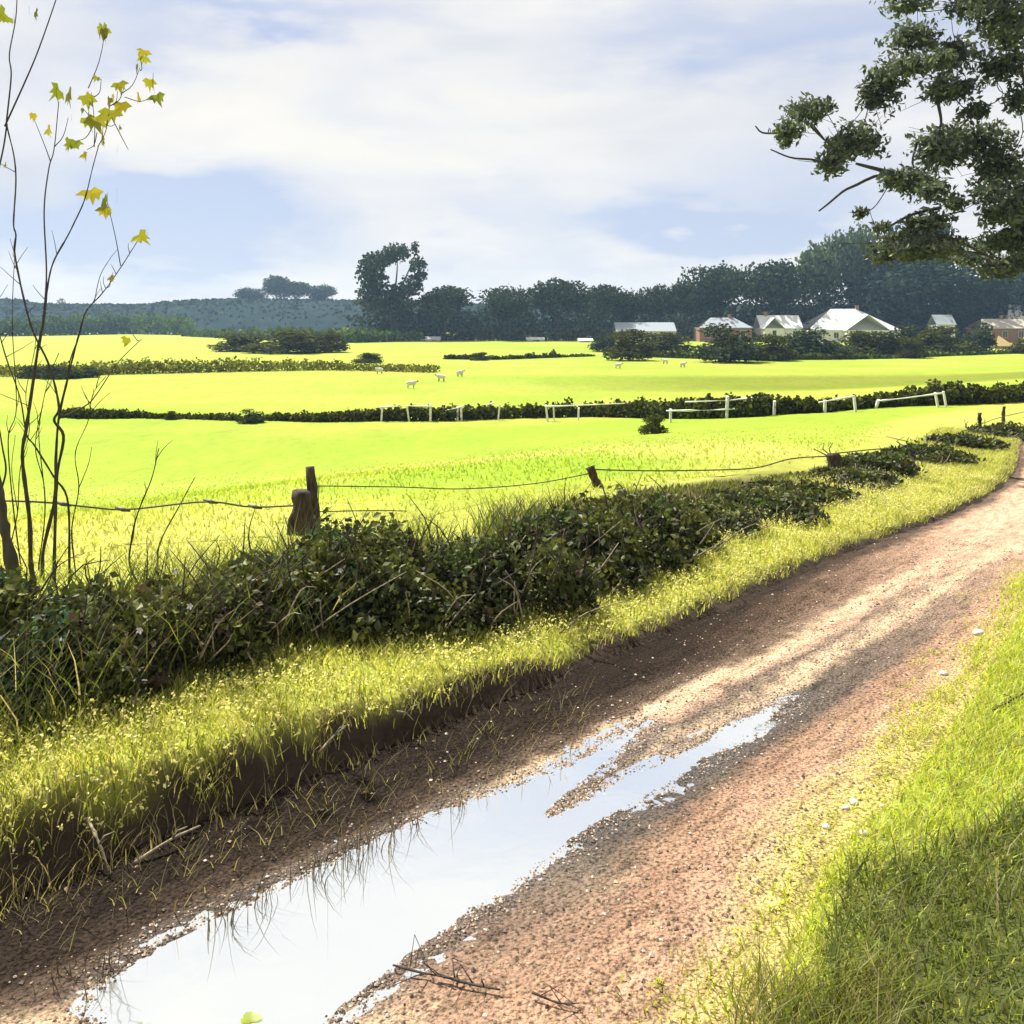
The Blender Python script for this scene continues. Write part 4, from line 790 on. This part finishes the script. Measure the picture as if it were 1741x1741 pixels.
# ------------------------------------------------------------------ the big tree overhanging from the right
def gum():
    Y0 = 28.0; k = Y0/F; C = [(1543,8,40,16),(1700,23,44,36),(1640,10,30,20),(1551,66,42,25),(1508,140,32,42),(1480,165,20,30),(1551,112,38,16),(1623,92,34,28),(1614,152,45,22),(1700,112,40,28),(1370,190,36,24),(1340,222,24,16),(1400,182,20,10),(1336,240,14,12),(1459,240,44,30),(1430,250,28,22),(1413,278,26,24),(1643,240,74,30),(1590,250,34,26),(1700,285,46,40),(1610,262,40,20),(1548,308,40,22),(1586,325,28,20),(1520,300,22,14),(1462,362,12,9),(1695,365,32,20),(1623,345,22,18),(1575,378,36,15),(1499,386,16,7),(1545,412,44,22),(1600,420,40,18),(1700,410,32,18),(1660,190,26,14),(1730,170,20,26),(1720,60,30,30),(1735,330,20,30),(1560,425,50,16),(1505,430,26,16),(1690,330,34,18),(1650,440,40,12),(1600,100,24,14),(1738,400,34,34),(1730,350,34,26),(1700,456,44,16),(1738,440,30,24),(1672,422,36,18)]
    for _ in range(34): C.append((rng.uniform(1790, 2250), rng.uniform(-330, 330), rng.uniform(40, 75), rng.uniform(24, 42)))
    for _ in range(16): C.append((rng.uniform(1540, 1760), rng.uniform(-260, -40), rng.uniform(35, 60), rng.uniform(22, 36)))
    b = at(1915, 0, Y0+3); zg = float(zland(b[0], b[1])); root = empty('overhanging_tree', (b[0], b[1], zg)); o = np.array((b[0], b[1], zg)); L = []; D = []
    for (u, v, ru, rv) in C:
        Y = Y0+rng.normal()*1.3; p = at(u, v, Y)-o; L.append((p[0], p[1], p[2], ru*k, ru*k*1.0, rv*k))
    P = np.vstack([lobe_pts(L[:45], 27000, .46), lobe_pts(L[45:], 24000, .35)]); n = len(P); pal = [(.052, .074, .052), (.070, .095, .062), (.092, .115, .070), (.042, .060, .046), (.11, .13, .078)]
    c = pick(pal, n, .25)*(.65+.8*vn(P[:, 0], P[:, 2], .9, 2))[:, None]
    leaves('crown', P, .092, M_leaf, c, root, 2.3, .5)
    tr = MB(); T = spline([(0, 0, -.4), (.15, 0, 3), (-.1, .1, 6), (.1, .1, 9), (-.1, 0, 12.5), (.1, 0, 15)], 24); tr.tube(T, np.linspace(.52, .14, 24)*(1+.04*rng.normal(size=24)), 10); tr.build('trunk', M_bark, root, col=False)
    br = MB()
    hub = []                                                                  # limbs grow outwards: each clump hangs on the nearest wood nearer the trunk
    for q in sorted(L, key=lambda q: np.linalg.norm(np.array(q[:3])-np.array((0, 0, min(max(q[2]-2, 4), 14))))):
        e = np.array(q[:3]); dt = np.linalg.norm(e[:2]); cand = [(np.linalg.norm(h-e)+.0*dt, tuple(h), r) for h, r in hub if np.linalg.norm(h[:2]) < dt-.2]
        zt = np.clip(e[2]-.55*dt, 3.5, 14); j = int(np.argmin(abs(T[:, 2]-zt))); cand.append((np.linalg.norm(T[j]-e)*.8, tuple(T[j]), .14)); _, s0, rr = min(cand); s0 = np.array(s0)
        ln = np.linalg.norm(e-s0); r = min(rr*.8, .03+.012*ln); m = (s0+e)/2+np.array((.12*ln*rng.normal(), .1*ln*rng.normal(), -.08*ln+.08*ln*rng.normal()))
        Qb = spline([s0, m, e], 10); br.tube(Qb, np.linspace(r, max(r*.45, .016), 10), 6); hub += [(Qb[6], r*.7), (Qb[9], max(r*.5, .018))]
        for _ in range(6):
            d = rng.normal(size=3)*np.array(q[3:6])*.8; br.tube(spline([e-(e-m)*.25, e+d*.5, e+d], 5), np.linspace(.016, .005, 5), 5)
    for (px, a, w) in [([(1560,302),(1510,292),(1470,282),(1455,278)], 27.6, 9), ([(1540,300),(1494,298),(1455,315),(1434,325),(1410,345),(1392,359)], 27.4, 6), ([(1600,353),(1560,362),(1535,372),(1510,386),(1485,393)], 27.4, 6), ([(1425,284),(1385,272),(1345,268),(1310,254)], 27.8, 5), ([(1365,212),(1335,224),(1298,226),(1284,214)], 27.8, 5), ([(1400,236),(1390,222),(1383,212)], 27.6, 4), ([(1590,408),(1620,406),(1650,420),(1700,446)], 27.4, 6), ([(1610,431),(1650,428),(1700,440)], 27.5, 4), ([(1595,175),(1600,210),(1590,240)], 27.5, 6), ([(1724,75),(1735,100),(1742,150)], 27.5, 8), ([(1560,240),(1552,270),(1553,285)], 27.5, 5), ([(1370,205),(1400,236),(1420,252)], 27.5, 5)]:
        Q = spline(np.array([at(u, v, a) for u, v in px])-o, 14); br.tube(Q, np.linspace(w, w*.45, 14)/F*a*.5, 6)
    br.build('branch', M_bark, root, col=False)
    tag(root, 'big dark tree overhanging the lane from the right with ragged foliage clumps', 'tree')
gum()

# ------------------------------------------------------------------ small things lying about
def stone(u, v, px, label):
    Y = (H)*F/(v-VH); x = (u-CX)/F*Y; s, p = sp(np.array([x]), np.array([Y])); pp = p-pl(s)
    z = max(float(zland(x, Y)), float(ztrack(np.array([x]), np.array([Y]), s, pp)[0]) if pp[0] > -tw(s)[0]+.15 else -9); r = px/F*Y*.5; V = []; n, mth_ = 9, 6
    for i in range(mth_+1):
        for j in range(n):
            a, b = math.pi*i/mth_, 6.283*j/n; V.append((math.sin(a)*math.cos(b), .85*math.sin(a)*math.sin(b), .62*math.cos(a)))
    V = np.array(V); V *= (1+.25*(vn(V[:, 0]*2+u, V[:, 1]*2+V[:, 2]*3, .8, 2)-.5))[:, None]*r*1.2
    o = mesh('stone', V, [(i*n+j, i*n+(j+1) % n, (i+1)*n+(j+1) % n, (i+1)*n+j) for i in range(mth_) for j in range(n)], M_stone); o.location = (x, Y, z+r*.25); o.rotation_euler = (0, 0, rng.random()*6); tag(o, label, 'stone', 'pale stones along the grassy edge of the lane')
for a in [(1508,1336,24,'largest pale stone, topmost of the cluster at the grass edge'), (1490,1352,18,'pale stone touching the lower left of the largest one'), (1452,1368,14,'first pale stone of the short row below the largest'), (1475,1372,12,'second pale stone of the short row below the largest'), (1500,1370,10,'third pale stone of the short row below the largest'), (1438,1376,11,'pale stone at the left end of the short row'), (1405,1408,13,'pale stone lying alone left of the cluster'), (1468,1420,14,'lowest pale stone, in the lime grass'), (1664,1078,18,'pale stone farthest up the lane near the right border'), (1604,1146,12,'small pale stone halfway up the lane edge')]: stone(*a)
def stick(px, w, label, name='fallen_twig'):
    P = []
    for (u, v) in px:
        Y = H*F/(v-VH); x = (u-CX)/F*Y; s, p = sp(np.array([x]), np.array([Y])); pp = p-pl(s); z = max(float(zland(x, Y)), float(ztrack(np.array([x]), np.array([Y]), s, pp)[0]) if -tw(s)[0]+.15 < pp[0] < .1 else -9); P.append((x, Y, z+.02+.02*rng.random()))
    P = np.array(P); o = P.mean(0); Q = spline(P-o, 12); mb = MB().tube(Q, np.linspace(w, w*.5, 12)*(1+.15*rng.normal(size=12)), 6)
    for i in (3, 6, 8): mb.tube([Q[i], Q[i]+np.array((.05*rng.normal(), .08*rng.normal(), .03)), Q[i]+np.array((.09*rng.normal(), .09*rng.normal(), .01))], [w*.6, w*.45, w*.2], 5)
    r = mb.build(name, M_dtwig, None, col=False); r.location = o; tag(r, label, 'twig', 'dark twigs lying on the lane')
stick([(668,1634),(720,1650),(770,1668)], .006, 'dark forked twig by the lower end of the puddle'); stick([(740,1655),(800,1674),(850,1690)], .008, 'thickest dark twig, right of the forked one'); stick([(905,1700),(950,1716),(985,1722)], .006, 'dark twig lying lowest on the gravel')
stick([(1690,1215),(1720,1202),(1741,1192)], .012, 'dark twig in the grass at the right border'); stick([(1370,1735),(1420,1728),(1520,1724)], .010, 'long dark twig at the bottom among the sedge')
def bank_sticks():
    for (a, b, w, l) in [((155,1420),(192,1500),.011,'pale stick leaning on the dark bank, left of the long one'), ((235,1492),(345,1425),.012,'long pale stick lying along the dark bank'), ((545,1300),(590,1255),.010,'pale stick standing in the bank below the yellow grass'), ((676,1225),(704,1254),.010,'short pale stick slanting right at the bank top')]:
        A, B = gr(a[0], a[1]), gr(b[0], b[1]); A = A+np.array((0, -.05, .06)); B = B+np.array((0, -.05, .06)); o = (A+B)/2; q = spline([A-o, np.array((.01, -.02, .03)), B-o], 10)
        r = MB().tube(q, np.linspace(w, w*.5, 10)*(1+.15*rng.normal(size=10)), 6).tube([q[5], q[5]+(.04, -.02, .06), q[5]+(.10, -.03, .09)], [w*.6, w*.5, w*.25], 5).build('stick', M_twig, None, col=False); r.location = o; tag(r, l, 'stick', 'pale sticks on the bank')
bank_sticks()
def fallen_leaf():
    g = np.array(((425-CX)/F*(H-WZ)*F/(1733-VH), (H-WZ)*F/(1733-VH), WZ+.006)); mb = MB(); V = [(0, 0, .004)]; n = 12
    for i in range(n): t = i/n*6.283; r = .045*(1+.35*math.cos(3*t)); V.append((math.cos(t)*r, math.sin(t)*r*.8, .003+.006*math.sin(2*t)))
    o = mb.add(V, [(0, 1+i, 1+(i+1) % n, 1+(i+2) % n) for i in range(0, n, 2)], (.22, .27, .02)).build('fallen_leaf', M_grass, None); o.location = g; tag(o, 'yellow green leaf floating at the lower end of the puddle', 'leaf')
fallen_leaf()

# ------------------------------------------------------------------ haze
def haze():
    mb = MB().box(-1190, -40, -6, 1190, 985, 48); o = mb.build('haze', None, None, False, False)
    m = bpy.data.materials.new('haze'); m.use_nodes = True; t = m.node_tree; t.nodes.clear(); out = N(t, 'ShaderNodeOutputMaterial'); v = N(t, 'ShaderNodeVolumePrincipled')
    v.inputs['Color'].default_value = (.45, .70, 1.0, 1); v.inputs['Density'].default_value = HAZE; v.inputs['Anisotropy'].default_value = .2
    t.links.new(v.outputs[0], out.inputs['Volume']); o.data.materials.append(m); tag(o, kind='stuff')
HAZE = .00019
if HAZE: haze()
for k, ps in protos.items():
    for i, p in enumerate(ps):
        if (k, i) not in fresh:
            for c in list(p.children): bpy.data.objects.remove(c)
            bpy.data.objects.remove(p)
